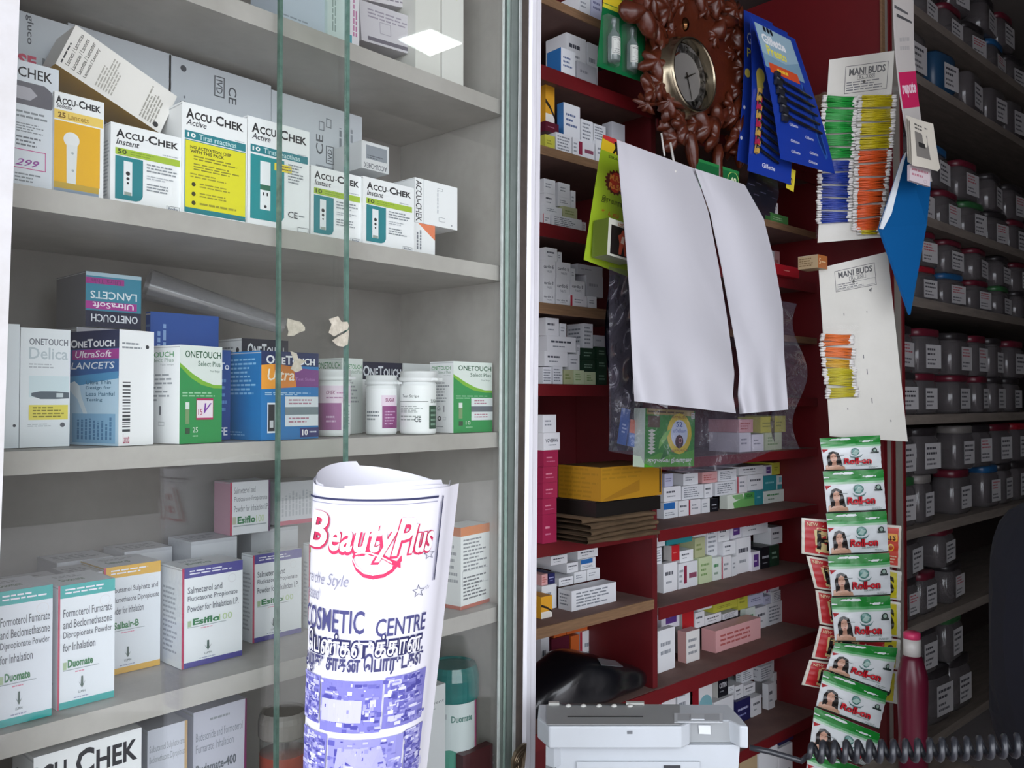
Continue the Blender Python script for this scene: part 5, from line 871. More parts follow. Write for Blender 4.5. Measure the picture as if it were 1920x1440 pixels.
GB += [('F', 'p', [(.26, .3), (.42, .5), (.5, .66), (.38, .6), (.28, .45)], '#7fc85a'), ('F', 'p', [(.3, .12), (.46, .2), (.5, .32), (.38, .3)], '#1f7a24')]
quadbox('herbal_carton', 'green carton with a yellow round emblem inside the clear bag', [(1214, 879), (1311, 868), (1293, 776), (1204, 762)], 1.118, .03, GB, '#2c8f2c', {'L': '#b9cdb5', 'B': '#1f6a24'}, fr=RF, m=GLOSS, cat='carton')
# ================================================================== STAMPED CARDS OF COTTON BUDS
CT = 2.37
def tp(px, py, t=CT): return at(px, py, t=t)
def bud_card(label, corners, stamp, packets, sleeve, extra=()):
    P = bil([tp(*c) for c in corners]); root = empty('cotton_bud_card', P.Q[3], 0, label, 'cotton bud card', 'cotton bud cards')
    hang('card_board', None, None, P, list(stamp)+list(extra), '#dcdad2', parent=root, m=mat('off_white_board', attr=True, rough=.75, spec=.25, noise=.35, nscale=5, col2='#b9b7ad'), th=.0015)
    rr = random.Random(2)
    for (x0, y0, x1, y1, sk, col, n) in packets:
        mb = MB()
        for i in range(n):
            y = y0+(y1-y0)*(i+.5)/n; sl = rr.uniform(-2.5, 2.5); dx = rr.uniform(-2, 2); A = tp(x0+dx+5, y+sk*0-sl, CT-.009-rr.uniform(0, .004)); B = tp(x1+dx-5, y+sl+sk, CT-.009-rr.uniform(0, .004)); d = (B-A).normalized()
            mb.tube([A, B], .0022, 5, col); 
            for e, s in ((A, -1), (B, 1)): mb.tube([e-d*s*.007, e-d*s*.004, e+d*s*.004, e+d*s*.0075], [.0012, .0027, .0028, .001], 6, '#e2dfdb')
        for i in range(n*2//3):   # second layer of buds behind
            y = y0+(y1-y0)*(i+.5)/(n*2//3); A = tp(x0+5, y, CT-.0045); B = tp(x1-5, y+sk, CT-.0045); d = (B-A).normalized(); mb.tube([A, B], .0024, 5, col)
            for e, s in ((A, -1), (B, 1)): mb.tube([e-d*s*.006, e+d*s*.007], [.0022, .0024], 5, '#d2cfcb')
        mb.build('bud_packet', PLAST, root)
    Q = bil([tp(x, y, CT-.017) for x, y in sleeve]); W = wrapf(Q, lambda x, y: .0015*math.sin(38*y)+.001*math.sin(17*x+9*y))
    mb = MB(); mb.grid(lambda x, y: W(x, y, 0), 8, 40); mb.build('clear_sleeve', clear('crinkled_cellophane', '#fdfdfd', .0, .15, 1.22, 0, '#d0d0d4', wr=.35), root)
    return root
ST1 = [('f', .26, .80, .92, .95, '#3a3c46', .003), ('t', 'MANI BUDS', .32, .895, .88, .935, '#3a3c46', {'bold': .035}), ('f', .45, .87, .72, .893, '#3a3c46', .002), ('t', 'Rs. 3.00', .48, .873, .70, .89, '#3a3c46'), ('l', .29, .81, .86, .865, 4, '#6a6c74'), ('c', .56, .855, .008, '#17171a')]
ST2 = [('f', .22, .84, .80, .96, '#3a3c46', .003), ('t', 'MANI BUDS', .27, .915, .76, .95, '#3a3c46', {'bold': .035}), ('f', .42, .89, .66, .912, '#3a3c46', .002), ('t', 'Rs. 3.00', .45, .893, .63, .909, '#3a3c46'), ('f', .24, .848, .79, .882, '#6a6c74', .002), ('l', .25, .85, .7, .885, 3, '#6a6c74'), ('c', .48, .882, .008, '#17171a'), ('p', [(.68, .82), (.73, .83), (.71, .805)], '#55565c')] + [('r', x, y, x+.012, y+h, '#77787c') for x, y, h in ((.55, .36, .03), (.52, .45, .02), (.58, .2, .03), (.3, .7, .015), (.62, .7, .008), (.25, .16, .01), (.8, .1, .012))]
pk = []
for i in range(5): pk.append((1541-i*1.4, 181+24*i, 1608-i*1, 201+24*i, 0, '#1f9a3c', 9))
for i in range(5): pk.append((1533-i*.6, 301+24*i, 1600-i*.8, 321+24*i, 0, '#1c3a9a', 9))
for i in range(4): pk.append((1608-i*1.5, 180+26*i, 1681-i*2, 202+26*i, -3, '#cdbb1c', 9))
for i in range(6): pk.append((1602-i*.8, 284+25.5*i, 1672-i*3, 305.5+25.5*i, -3, '#e8622a', 9))
pk.append((1606, 425, 1652, 438, 4, '#cdbb1c', 4))
bud_card('stamped white card packed with green, blue, yellow and orange cotton buds', [(1533, 455), (1655, 445), (1677, 95), (1555, 112)], ST1, pk, [(1530, 446), (1662, 438), (1688, 160), (1541, 172)])
pk = [(1537, 628, 1601, 648, -1, '#e0722e', 8), (1538, 651, 1604, 669, 2, '#e0722e', 8), (1541, 672, 1602, 688, 3, '#d0a02a', 7), (1542, 690, 1606, 706, 0, '#c2b422', 7), (1545, 706, 1606, 722, 1, '#c2b422', 7), (1548, 727, 1610, 745, 0, '#c2b422', 8)]
bud_card('tall stamped off-white board with a few orange and yellow bud packets left', [(1556, 818), (1702, 828), (1664, 472), (1535, 503)], ST2, pk, [(1546, 748), (1614, 745), (1612, 604), (1540, 606)])
# ================================================================== SACHET STRIPS
def pillow(P, amp): return wrapf(P, lambda x, y: amp*math.sin(PI*min(1, max(0, x)))**.6*math.sin(PI*min(1, max(0, y)))**.7+.0012*math.sin(23*x+11*y)*math.sin(PI*x)+.001*math.sin(31*y-8*x))
FOIL = mat('sachet_foil', attr=True, rough=.3, spec=.6, bump=.35, bscale=35)
def strip(label, quads, t, items, amp, cat='sachet strip', part='sachet', base='#dde2e4'):
    root = empty('sachet_strip', tp(*quads[0][3], t), 0, label, cat, 'hanging sachet strips')
    for i, q in enumerate(quads):
        P = pillow(bil([tp(x, y, t-.004*(i % 2)) for x, y in q]), amp)
        mb = MB(); n = 14
        mb.grid(lambda x, y: P(x, y, 0), n, n, base); mb.grid(lambda x, y: P.Q[0]*(1-y)*x+P.Q[1]*(1-y)*(1-x)+P.Q[3]*y*x+P.Q[2]*y*(1-x)-P.n*.002, 6, 6, '#c2c6c8')
        fc = Face((0, 0, 0), (1, 0, 0), (0, 1, 0), P.w, P.h); fc.k = 6
        def gr(mb, x0, y0, x1, y1, col, k):
            mb.grid(lambda x, y: P(x0+(x1-x0)*x, y0+(y1-y0)*y, k), max(2, int(14*(x1-x0))), max(2, int(14*(y1-y0))), col)
        its = items(i) if callable(items) else items
        for it in its:
            if it[0] == 'r': gr(mb, *it[1:5], it[5], fc.k); fc.k += 3
            elif it[0] == 'p' and len(it[1]) == 4:
                a, b, c, d = [Vector((*q, 0)) for q in it[1]]; kk = fc.k; fc.k += 3
                def bl(x, y, a=a, b=b, c=c, d=d, kk=kk): q = (a*(1-x)+b*x)*(1-y)+(d*(1-x)+c*x)*y; return P(q.x, q.y, kk)
                mb.grid(bl, 7, 7, it[2])
            else: fc.k += 2; put(mb, fc, it, P)
        mb.build(part, FOIL, root)
    return root
RO = [('r', 0, .80, 1, 1, '#17802c'), ('r', 0, .74, 1, .80, '#4fa060'), ('r', 0, .69, 1, .74, '#a9cdb0'), ('r', 0, 0, 1, .035, '#23352a'),
      ('p', [(.0, .66), (.10, .66), (.02, .56)], '#b02a30'), ('p', [(.02, .035), (.03, .16), (.10, .22), (.22, .22), (.34, .12), (.36, .035)], '#c59a82'), ('p', [(.07, .12), (.06, .40), (.10, .56), (.17, .60), (.25, .55), (.28, .40), (.31, .12), (.24, .18), (.10, .16)], '#1c1614'), ('p', [(.11, .34), (.115, .48), (.16, .54), (.21, .50), (.225, .38), (.19, .27), (.16, .24), (.13, .27)], '#c99c86'), ('p', [(.14, .28), (.20, .28), (.21, .17), (.13, .17)], '#b88a74'), ('r', .125, .425, .15, .435, '#3a2420'), ('r', .18, .425, .205, .435, '#3a2420'), ('r', .15, .315, .185, .328, '#a0504a'), ('r', .2, .46, .34, .475, '#8a9494'),
      ('c', .53, .56, .115, '#5f8f88'), ('o', .53, .56, .115, '#2f6a5c', .15), ('p', [(.46, .5), (.53, .62), (.6, .58), (.55, .48)], '#a9c4bc'), ('p', [(.42, .48), (.45, .40), (.53, .375), (.61, .40), (.66, .50), (.60, .43), (.53, .41), (.46, .43)], '#5a7a78'), ('c', .87, .58, .075, '#22302c'), ('r', .80, .50, .94, .54, '#22302c'), ('c', .87, .59, .045, '#9ab0a4'),
      ('t', 'Roll-on', .325, .19, .80, .385, '#3a0c10', {'bold': .06}), ('t', 'Roll-on', .335, .20, .80, .385, '#c8202e', {'bold': .03}), ('t', 'FOR HEADACHES', .52, .145, .80, .18, '#5a7a68'), ('l', .75, .06, .93, .12, 2, '#8a9a94')]
ROQ = [[(1546, 883), (1653, 880), (1650, 816), (1537, 822)], [(1551, 962), (1661, 957), (1656, 880), (1543, 884)], [(1556, 1041), (1666, 1036), (1662, 958), (1549, 963)], [(1560, 1120), (1670, 1116), (1668, 1037), (1552, 1042)], [(1566, 1203), (1672, 1204), (1669, 1117), (1558, 1121)], [(1549, 1256), (1667, 1300), (1683, 1215), (1566, 1205)], [(1530, 1325), (1648, 1368), (1664, 1299), (1545, 1257)], [(1518, 1402), (1638, 1443), (1650, 1376), (1528, 1326)], [(1508, 1485), (1626, 1510), (1634, 1446), (1516, 1404)]]
strip('strip of white sachets with green tops and red lettering over the yellow ones', ROQ, 2.315, RO, .012)
P = bil([tp(1574, 826, 2.33), tp(1588, 826, 2.33), tp(1582, 805, 2.33), tp(1572, 808, 2.33)])
def hit(i):
    r = [('r', .03, .06, .97, .94, '#b81f26'), ('p', [(.14, .12), (.5, .12), (.5, .72), (.12, .78)], '#d9c48a'), ('t', 'HIT', .15, .18, .47, .70, '#14100e', {'bold': .05}), ('t', 'NEW', .05, .80, .16, .90, '#e6d6b0')]
    if i == 0: r += [('r', .80, .06, .97, .94, '#c83a24'), ('r', .80, .62, .96, .80, '#e8a83a'), ('t', 'RATS', .78, .64, .94, .78, '#3a1c10', {'bold': .04}), ('c', .89, .47, .09, '#e8c23a'), ('c', .89, .47, .06, '#b84a24'), ('l', .84, .1, .96, .3, 3, '#e8d0b0')]
    else: r += [('r', .80, .06, .95, .94, '#cbbf1e'), ('t', 'S', .83, .2, .92, .8, '#2a2a18', {'bold': .05}), ('r', .95, .0, 1, 1, '#d8d8d0')]
    return r
HQ = [[(1503, 1038), (1688, 1066), (1690, 986), (1503, 971)], [(1528, 1103), (1688, 1126), (1690, 1072), (1512, 1042)], [(1537, 1170), (1688, 1196), (1688, 1130), (1529, 1106)], [(1522, 1234), (1686, 1256), (1688, 1200), (1537, 1173)], [(1503, 1284), (1682, 1320), (1686, 1260), (1518, 1237)]]
strip('strip of red and yellow pest bait sachets behind the green-topped ones', HQ, 2.36, hit, .007, base='#d9d4c6')
# ================================================================== BOARD, BANNER AND PAPERS BY THE UPRIGHT
P = wrapf(bil([at(1722, 346, t=2.19), at(1748, 340, t=2.24), at(1716, -60, t=2.24), at(1678, -60, t=2.19)]), lambda x, y: -.02*math.sin(y*3))
hang('hanging_banner', 'tall card banner with a pink lettered band hung on the upright', 'banner', P, [('r', 0, .86, 1, .95, '#c22a5c'), ('r', 0, .36, 1, .53, '#bf2358'), ('t', 'repute', .12, .41, .92, .48, '#e0c6d0', {'bold': .04}), ('p', [(.1, .80), (.9, .76), (.9, .75), (.1, .785)], '#4a4a4c'), ('p', [(.0, .84), (.7, .80), (.7, .79), (0, .825)], '#5a5a5c'), ('l', .2, .62, .9, .7, 2, '#a9a6a4')], '#bdb8b4', nx=2, ny=16, th=.004)
P = bil([at(1706, 338, t=2.17), at(1744, 350, t=2.2), at(1744, 318, t=2.2), at(1706, 308, t=2.17)]); hang('paper_pad', 'pinkish paper pad at the foot of the pink-banded banner', 'paper pad', P, [('l', .1, .3, .9, .9, 2, '#b07a86'), ('o', .75, .2, .12, '#8a7a80')], '#c9bcc0', th=.008)
for i in range(3):
    P = wrapf(bil([at(1702+i*4, 304+i*3, t=2.165-.008*i), at(1764-i*2, 317+i*2, t=2.2-.008*i), at(1750-i*2, 232+i*4, t=2.2-.008*i), at(1697+i*4, 216+i*4, t=2.165-.008*i)]), lambda x, y: .002*math.sin(4*x+2*y))
    hang('pinned_paper', ['rearmost pinned slip showing a plain cream edge beside the banner', 'middle pinned slip showing a thin edge beside the banner', 'front pinned slip with a grey printed block beside the banner'][i], 'paper slip', P, [('r', .18, .22, .95, .78, '#77736e'), ('r', .3, .45, .6, .56, '#2c2a2a'), ('l', .2, .82, .9, .98, 2, '#5a5854')] if i == 2 else [], '#c9c3b6', nx=4, ny=4, group='pinned paper slips')
P = wrapf(bil([at(1706, 585, t=2.29), at(1722, 470, t=2.33), at(1748, 330, t=2.33), at(1690, 280, t=2.25)]), lambda x, y: 0)
mb = MB(); Q = [at(1697, 290, t=2.25), at(1650, 428, t=2.25), at(1707, 590, t=2.29), at(1738, 420, t=2.33), at(1746, 340, t=2.33)]
mb.slab(Q, (ebR*1), .006, '#0f5a96'); mb.slab([at(1700, 285, t=2.246), at(1692, 300, t=2.246), at(1650, 428, t=2.246), at(1656, 430, t=2.246), at(1672, 400, t=2.246)], (ebR*1), .003, '#c9d0d4')
tag(mb.build('blue_board', PLAST), 'blue plastic board hung by its corner with a white edge', 'board')
# ================================================================== THINGS RESTING ON THE LEFT BAY
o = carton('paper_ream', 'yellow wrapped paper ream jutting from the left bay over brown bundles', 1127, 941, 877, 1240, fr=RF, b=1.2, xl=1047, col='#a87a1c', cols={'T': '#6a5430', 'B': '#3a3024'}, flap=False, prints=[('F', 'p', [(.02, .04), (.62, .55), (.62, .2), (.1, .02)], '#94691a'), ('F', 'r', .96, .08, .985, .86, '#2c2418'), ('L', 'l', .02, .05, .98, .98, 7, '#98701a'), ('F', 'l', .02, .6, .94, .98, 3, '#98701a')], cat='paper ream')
RZ = WM[o.name].translation.z
c_ = RF.L(WM[o.name].translation)
mb = MB(); mb.box(-.11, -.055, 0, .11, .075, .030, '#1a1614'); mb.box(-.105, -.05, .030, .10, .07, .0335, '#2c2420')
tag(mb.build('folder', PLAST, None, TRS(RF.W(c_.x+.004, c_.y+.004, RZ-.0342), RF.ang)), 'dark folder pressed flat beneath the yellow wrapped ream', 'folder')
TOPB = RZ-.0346; Z0 = 1.0996
brng = random.Random(6); n = 5; th = (TOPB-Z0)/n
bun = empty('paper_bundle', RF.W(1.42, 1.27, Z0), RF.ang, 'stack of crumpled brown folded papers under the dark folder', 'paper bundle')
A_ = RF.L(at(1056, 985, RF, b=1.27)).x; B_ = RF.L(at(1226, 985, RF, b=1.21)).x
for i in range(n):
    x0 = A_+brng.uniform(-.008, .01); x1 = B_+brng.uniform(-.012, .006); y0 = 1.20+brng.uniform(-.008, .015)+.0*i; ph = brng.uniform(0, 6)
    mb = MB(); rr = th*.42; zc = Z0+th*(i+.5)
    def sec(u, v):   # folded sheet: section runs back, round the fold, and forward again
        a = x0+(x1-x0)*u; w_ = .0015*math.sin(9*u+ph)+.001*math.sin(21*u+2*ph); fold = y0+.010*math.sin(4*u+ph)*.6
        if v < .4: return RF.W(a, 1.42-(1.42-fold)*v/.4, zc+rr+w_*(v))
        if v > .6: return RF.W(a, fold+(1.42-fold)*(v-.6)/.4, zc-rr+w_*(1-v))
        t_ = (v-.4)/.2*PI; return RF.W(a, fold-rr*math.sin(t_), zc+rr*math.cos(t_)+w_*.5)
    mb.grid(sec, 24, 20, '#7a6248'); mb.grid(lambda u, v: sec(1-u, v), 24, 20, '#6a543c')
    mb.build('folded_paper', mat('brown_paper', '#826a50', .85, noise=.7, nscale=14, col2='#574531', bump=.3, bscale=40), bun)
# glossy black pouch on the low shelf
mb = MB(); xa_ = RF.L(at(1014, 1270, RF, b=1.33)).x; xb_ = RF.L(at(1222, 1265, RF, b=1.33)).x
def pou(u, v):
    a = xa_+(xb_-xa_)*u; k = (math.sin(PI*min(1, u*1.0+.0))**.35) if 0 < u < 1 else 0
    hh = (.118-.062*max(0, u-.35)/.65)*max(.02, k); dd = .085*max(.02, k); th = 2*PI*v
    cc, ss = math.cos(th), math.sin(th); e = .55
    y = dd*abs(cc)**e*(1 if cc > 0 else -1); z = hh/2+hh/2*abs(ss)**e*(1 if ss > 0 else -1)
    return RF.W(a, 1.375+y+.003*math.sin(17*u+5*v)*k, .7008+z+(.002*math.sin(13*u+9*v) if z > .02 else 0))
mb.grid(pou, 40, 40, '#0c0d14')
pouch = tag(mb.build('pouch', mat('black_glossy_leather', '#0b0c12', .3, spec=.6, coat=.3, bump=.25, bscale=30)), 'glossy black pouch with a silver tab lying on the low red shelf', 'pouch')
P = bil([pou(.42, .40)+Vector((0, 0, .002)), pou(.62, .40)+Vector((0, 0, .002)), pou(.60, .33)+Vector((0, 0, .0025)), pou(.44, .33)+Vector((0, 0, .0025))])
mb = MB(); mb.slab([p+ebR*-.002 for p in P.Q], Vector((0, 0, 1)), .002, '#b5b8bc'); mb.build('silver_tab', mat('silver_tab', '#a9adb2', .3, metal=.8), pouch)
# ================================================================== JARS
JC = clear('dull_jar_plastic', '#b4b0b4', .02, .12, 1.45, .30, '#8a8486')
JLID = {'maroon': '#5a1a28', 'blue': '#1f4f7a', 'green': '#2c5a34', 'dark': '#2a2628', 'grey': '#77726f', 'red': '#8a1c28'}
jr = random.Random(21)
def jar(a, z, w, h, lid, label, b=JB+.03, flip=False, tint=None, grp='plastic jars on the dark shelving', red=0):
    d = w*.62; root = empty('plastic_jar', RF.W(a, b+d/2, z), RF.ang, label, 'jar', grp); M = TRS(RF.W(a, b+d/2, z), RF.ang+jr.uniform(-.12, .12))
    if flip: M = M @ Matrix.Translation((0, 0, h)) @ Matrix.Rotation(PI, 4, 'X')
    mb = MB(); mb.lathe([(.46, 0), (.5, h*.05), (.5, h*.74), (.44, h*.80), (.44, h*.84)], 24, tint or '#ffffff', Matrix.Diagonal((w, d, 1, 1)), power=5)
    mb.build('body', JC if not tint else PLAST, root, M)
    mb = MB(); mb.lathe([(.47, h*.83), (.485, h*.84), (.485, h*.97), (.45, h), (.0001, h)], 24, JLID[lid], Matrix.Diagonal((w, d, 1, 1)), power=4)
    mb.build('lid', PLAST, root, M)
    lw = w*jr.uniform(.56, .68); x0 = jr.uniform(-.02, .12)*w-lw*.4; z0 = h*.12; zh = h*jr.uniform(.5, .58)
    mb = MB(); fc = Face((x0, -d*.503, z0), (1, 0, 0), (0, 0, 1), lw, zh); it = [('r', 0, 0, 1, 1, '#b2afb0')]
    if red or jr.random() < .35: it += [('l', .1, .55, .9, .95, 3, '#a05058'), ('l', .1, .1, .8, .4, 2, '#5a585c')]
    else: it += [('l', .1, .5, .9, .9, 2, '#3c3a40'), ('l', .1, .1, .8, .45, 2, '#5a585c')]
    if flip: mb = MB(); fc = Face((x0+lw, -d*.503, z0+zh), (-1, 0, 0), (0, 0, -1), lw, zh); fc.n = Vector((0, -1, 0)); M2 = M @ Matrix.Rotation(PI, 4, 'Z') if False else M
    if flip: fc = Face((x0, d*.503, h*.2+zh), (1, 0, 0), (0, 0, -1), lw, zh)
    for q in it: put(mb, fc, q)
    mb.build('label', PAPER, root, M)
def acol(px, b=JB+.03): return RF.L(at(px, 752, RF, b=b)).x
tiers = [   # shelf index, words, list of tiers (height, columns in the photo, lids)
    (0, 'topmost jar shelf', [(.14, [1752, 1800, 1842, 1882, 1918], 'dark maroon dark blue dark'), (.14, [1776, 1812, 1866, 1900], 'dark grey dark maroon')]),
    (1, 'second jar shelf', [(.165, [1728, 1784, 1838, 1880, 1914], 'maroon red dark dark maroon')]),
    (2, 'third jar shelf', [(.135, [1738, 1790, 1838, 1882, 1918], 'dark maroon green dark maroon'), (.14, [1718, 1772, 1826, 1876, 1914], 'dark blue maroon dark dark')]),
    (3, 'fourth jar shelf', [(.118, [1744, 1797, 1846, 1889, 1925], 'red blue maroon green dark'), (.118, [1744, 1797, 1846, 1889, 1925], 'maroon maroon maroon dark maroon')]),
    (4, 'fifth jar shelf', [(.135, [1704, 1744, 1808, 1847, 1876, 1906], 'dark maroon maroon maroon dark dark'), (.15, [1702, 1750, 1808, 1843, 1874, 1912], 'dark maroon dark maroon dark maroon')]),
    (5, 'sixth jar shelf', [(.155, [1702, 1738, 1808, 1862, 1890, 1918], 'green grey maroon blue dark dark'), (.155, [1700, 1744, 1814, 1846, 1884, 1920], 'dark dark grey dark maroon red')]),
    (6, 'seventh jar shelf', [(.132, [1706, 1742, 1792], 'dark maroon dark'), (.13, [1712, 1778], 'dark maroon')]),
    (7, 'lowest jar shelf', [(.18, [1716, 1762, 1802], 'green dark dark'), (.155, [1740, 1790], 'dark green')])]
for si, words, tl in tiers:
    z = JZ[si]+.0006
    for ti, (h, cols, lids) in enumerate(tl):
        lids = lids.split()
        for i, px in enumerate(cols):
            w0 = .175
            if i: w0 = min(w0, (acol(px)-acol(cols[i-1]))*.92)
            if i+1 < len(cols): w0 = min(w0, (acol(cols[i+1])-acol(px))*.92)
            a = max(acol(px), APX+.012+w0/2)
            place_ = ('lower tier' if ti == 0 else 'upper tier') if len(tl) > 1 else 'single tier'
            jar(a, z, w0*jr.uniform(.9, 1), h, lids[i], f'{lids[i]}-lidded clear jar, {ORD[i]} from left, {place_}, {words}', flip=(si == 1), tint=('#1f3f5c' if si == 1 and i == 1 else None))
        z += h+.0006
# ================================================================== MAROON BOTTLE, BENCH
bp = at(1711, 1300, t=2.2); BZ = .45
mb = MB(); mb.box(-.14, -.10, BZ-.03, .14, .10, BZ); mb2 = mb
bench = empty('low_bench', (bp.x, bp.y, 0), RF.ang, 'low brown wooden bench carrying the maroon bottle', 'bench')
MBn = TRS((bp.x, bp.y, 0), RF.ang); mb.build('bench_top', JWOOD, bench, MBn)
for sx in (-.12, .12):
    for sy in (-.08, .08): mb = MB(); mb.box(sx-.015, sy-.015, 0, sx+.015, sy+.015, BZ-.031); mb.build('leg', JWOOD, bench, MBn)
M = TRS((bp.x, bp.y, BZ+.0006)); r = 27*2.2/FPX; H = 1.4-433*2.2/FPX-BZ
bot = empty('bottle', (bp.x, bp.y, BZ+.0006), 0, 'maroon plastic bottle with a pink and white cap beside the upright', 'bottle')
mb = MB(); mb.lathe([(r*.9, 0), (r*.95, .004), (r*.93, H*.3), (r*1.02, H*.62), (r*1.0, H*.68), (r*.72, H*.80), (r*.55, H*.835)], 28, '#5a1428'); mb.build('body', mat('maroon_plastic', '#5c142a', .32), bot, M)
mb = MB(); mb.lathe([(r*.58, H*.83), (r*.57, H*.95), (0, H*.95)], 24, '#c9c6c2'); mb.build('cap_skirt', PLAST, bot, M)
mb = MB(); mb.lathe([(r*.575, H*.951), (r*.56, H*.99), (r*.4, H), (0, H)], 24, '#d03a68'); mb.build('cap_top', PLAST, bot, M)
# ================================================================== PERSON AT THE RIGHT EDGE (partly out of frame)
pc = at(1975, 1100, t=1.75); pz = 0
per = empty('person', (pc.x, pc.y, 0), 0, 'person in dark navy clothing sitting cut off by the right edge', 'person')
Mp = Matrix.Translation((pc.x, pc.y, 0)) @ Matrix((-FH, RT, Vector((0, 0, 1)))).transposed().to_4x4()   # x to the right of the view, y away
V = [(0, 0, .66), (0, .0, .80), (0, .0, .98), (0, .05, 1.12), (0, .14, 1.19), (0, .20, 1.26), (-.12, .05, 1.12), (-.185, .05, 1.08), (-.205, .05, .84), (-.16, .24, .74), (.12, .05, 1.12), (.185, .05, 1.08), (.205, .05, .84), (.16, .24, .74), (-.10, .05, .63), (-.13, .44, .62), (-.13, .46, .10), (.10, .05, .63), (.13, .44, .62), (.13, .46, .10), (-.13, .56, .06), (.13, .56, .06)]
R_ = [.15, .145, .15, .12, .055, .06, .085, .072, .055, .04, .085, .072, .055, .04, .10, .075, .05, .10, .075, .05, .04, .04]
E_ = [(0, 1), (1, 2), (2, 3), (3, 4), (4, 5), (3, 6), (6, 7), (7, 8), (8, 9), (3, 10), (10, 11), (11, 12), (12, 13), (0, 14), (14, 15), (15, 16), (0, 17), (17, 18), (18, 19), (16, 20), (19, 21)]
me = bpy.data.meshes.new('body'); me.from_pydata(V, E_, []); po = bpy.data.objects.new('body', me); C.objects.link(po); place(po, per, Mp)
po.modifiers.new('skin', 'SKIN'); sd = po.modifiers.new('sub', 'SUBSURF'); sd.levels = 2; sd.render_levels = 2
for i, sv in enumerate(me.skin_vertices[0].data): sv.radius = (R_[i], R_[i]*.8); sv.use_root = (i == 0)
me.materials.append(mat('navy_cloth', '#080a1a', .9, bump=.3, bscale=12))
mb = MB(); mb.ball((0, .24, 1.33), .095, '#6a4836', 20, 14, (.82, 1.0, 1.22)); 
for s in (-1, 1): mb.ball((s*.08, .24, 1.32), .024, '#6a4836', 8, 6, (.5, .8, 1.3))
mb.ball((0, .34, 1.315), .018, '#6a4836', 8, 6, (.8, 1, 1.4)); mb.build('head', PLAST, per, Mp)
mb = MB(); mb.ball((0, .222, 1.36), .098, '#120e0c', 20, 12, (.86, .98, 1.05)); mb.build('hair', mat('black_hair', '#120e0c', .6, bump=.5, bscale=80), per, Mp)
for s in (-1, 1):
    mb = MB(); hb = Vector((s*.155, .27, .735)); mb.ball(hb+Vector((0, .035, 0)), .04, '#6a4836', 10, 8, (.9, 1.1, .45))
    for k in range(4): mb.tube([hb+Vector((-.024+.016*k, .06, 0)), hb+Vector((-.026+.0175*k, .098-.004*abs(k-1.5), -.004)), hb+Vector((-.026+.0175*k, .122-.006*abs(k-1.5), -.018))], [.0085, .008, .006], 8, '#6a4836')
    mb.tube([hb+Vector((-s*.03, .03, 0)), hb+Vector((-s*.055, .055, -.004)), hb+Vector((-s*.058, .078, -.01))], [.010, .009, .007], 8, '#6a4836'); mb.build('hand', PLAST, per, Mp)
mb = MB(); mb.box(-.17, -.16, .50, .17, .18, .535, '#3a2a20')
stl = empty('stool', (pc.x, pc.y, 0), 0, 'brown wooden stool under the person in navy', 'stool'); mb.build('seat', JWOOD, stl, Mp)
for sx in (-.14, .14):
    for sy in (-.13, .15): mb = MB(); mb.box(sx-.015, sy-.015, 0, sx+.015, sy+.015, .4995); mb.build('leg', JWOOD, stl, Mp)
# ================================================================== COUNTER, GREY MACHINE, COILED CORD
def vw(x, t, z): return RT*x+FH*t+Vector((0, 0, z))
CZ = .9
cnt = empty('counter', vw(.1, .7, 0), 0, 'wooden shop counter in front of the cabinet and machine', 'counter')
poly = [(-.2, .35), (.36, .35), (.36, 1.12), (.1, 1.12), (-.2, .80)]
mb = MB(); mb.slab([vw(x, t, CZ-.03) for x, t in poly], (0, 0, 1), .03); mb.build('counter_top', JWOOD, cnt)
mb = MB(); mb.slab([vw(x*.9+.01, .04+t*.93, 0) for x, t in poly], (0, 0, 1), CZ-.0301); mb.build('counter_body', REDD, cnt)
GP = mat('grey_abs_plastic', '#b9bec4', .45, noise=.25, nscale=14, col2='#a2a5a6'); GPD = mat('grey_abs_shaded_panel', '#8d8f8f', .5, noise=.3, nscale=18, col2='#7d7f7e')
mach = empty('desk_machine', vw(.15, 1.0, CZ), 0, 'grey plastic desk machine with a slot and recessed tray', 'machine')
T0, T1 = .965, 1.045
def xv(px, t): return (px-960)/FPX*t
def zv(py, t): return EYE+(752-py)*t/FPX
zt_ = zv(1357, T0); ztb = zv(1316, T1); zb_ = zv(1399, T0)
# cover: outline seen from above with the notch cut at the right front
xl_, xr_ = xv(1029, T0), xv(1400, T0); xn0, xn1 = xv(1275, T0), xv(1378, T0)
mb = MB()
top = [(xl_, T0), (xn0, T0), (xn0+.012, T0+.012), (xn0+.014, T0+.02), (xn1-.004, T0+.02), (xn1, T0+.012), (xn1+.004, T0+.002), (xr_, T0), (xr_, T0+.03), (xv(1362, T1), T1), (xv(1010, T1), T1), (xl_-.012, T0+.03)]
def topz(t): return zt_+(ztb-zt_)*(t-T0)/(T1-T0)
bot_ = [(x, t, zb_) for x, t in top]
k = len(top); mb.add([vw(x, t, zb_) for x, t in top]+[vw(x, t, topz(t)) for x, t in top], [tuple(range(k))[::-1], tuple(range(k, 2*k))]+[(i, (i+1) % k, k+(i+1) % k, k+i) for i in range(k)])
cov = mb.build('cover', GP, mach)
bv = cov.modifiers.new('bevel', 'BEVEL'); bv.width = .0022; bv.segments = 2; bv.limit_method = 'ANGLE'
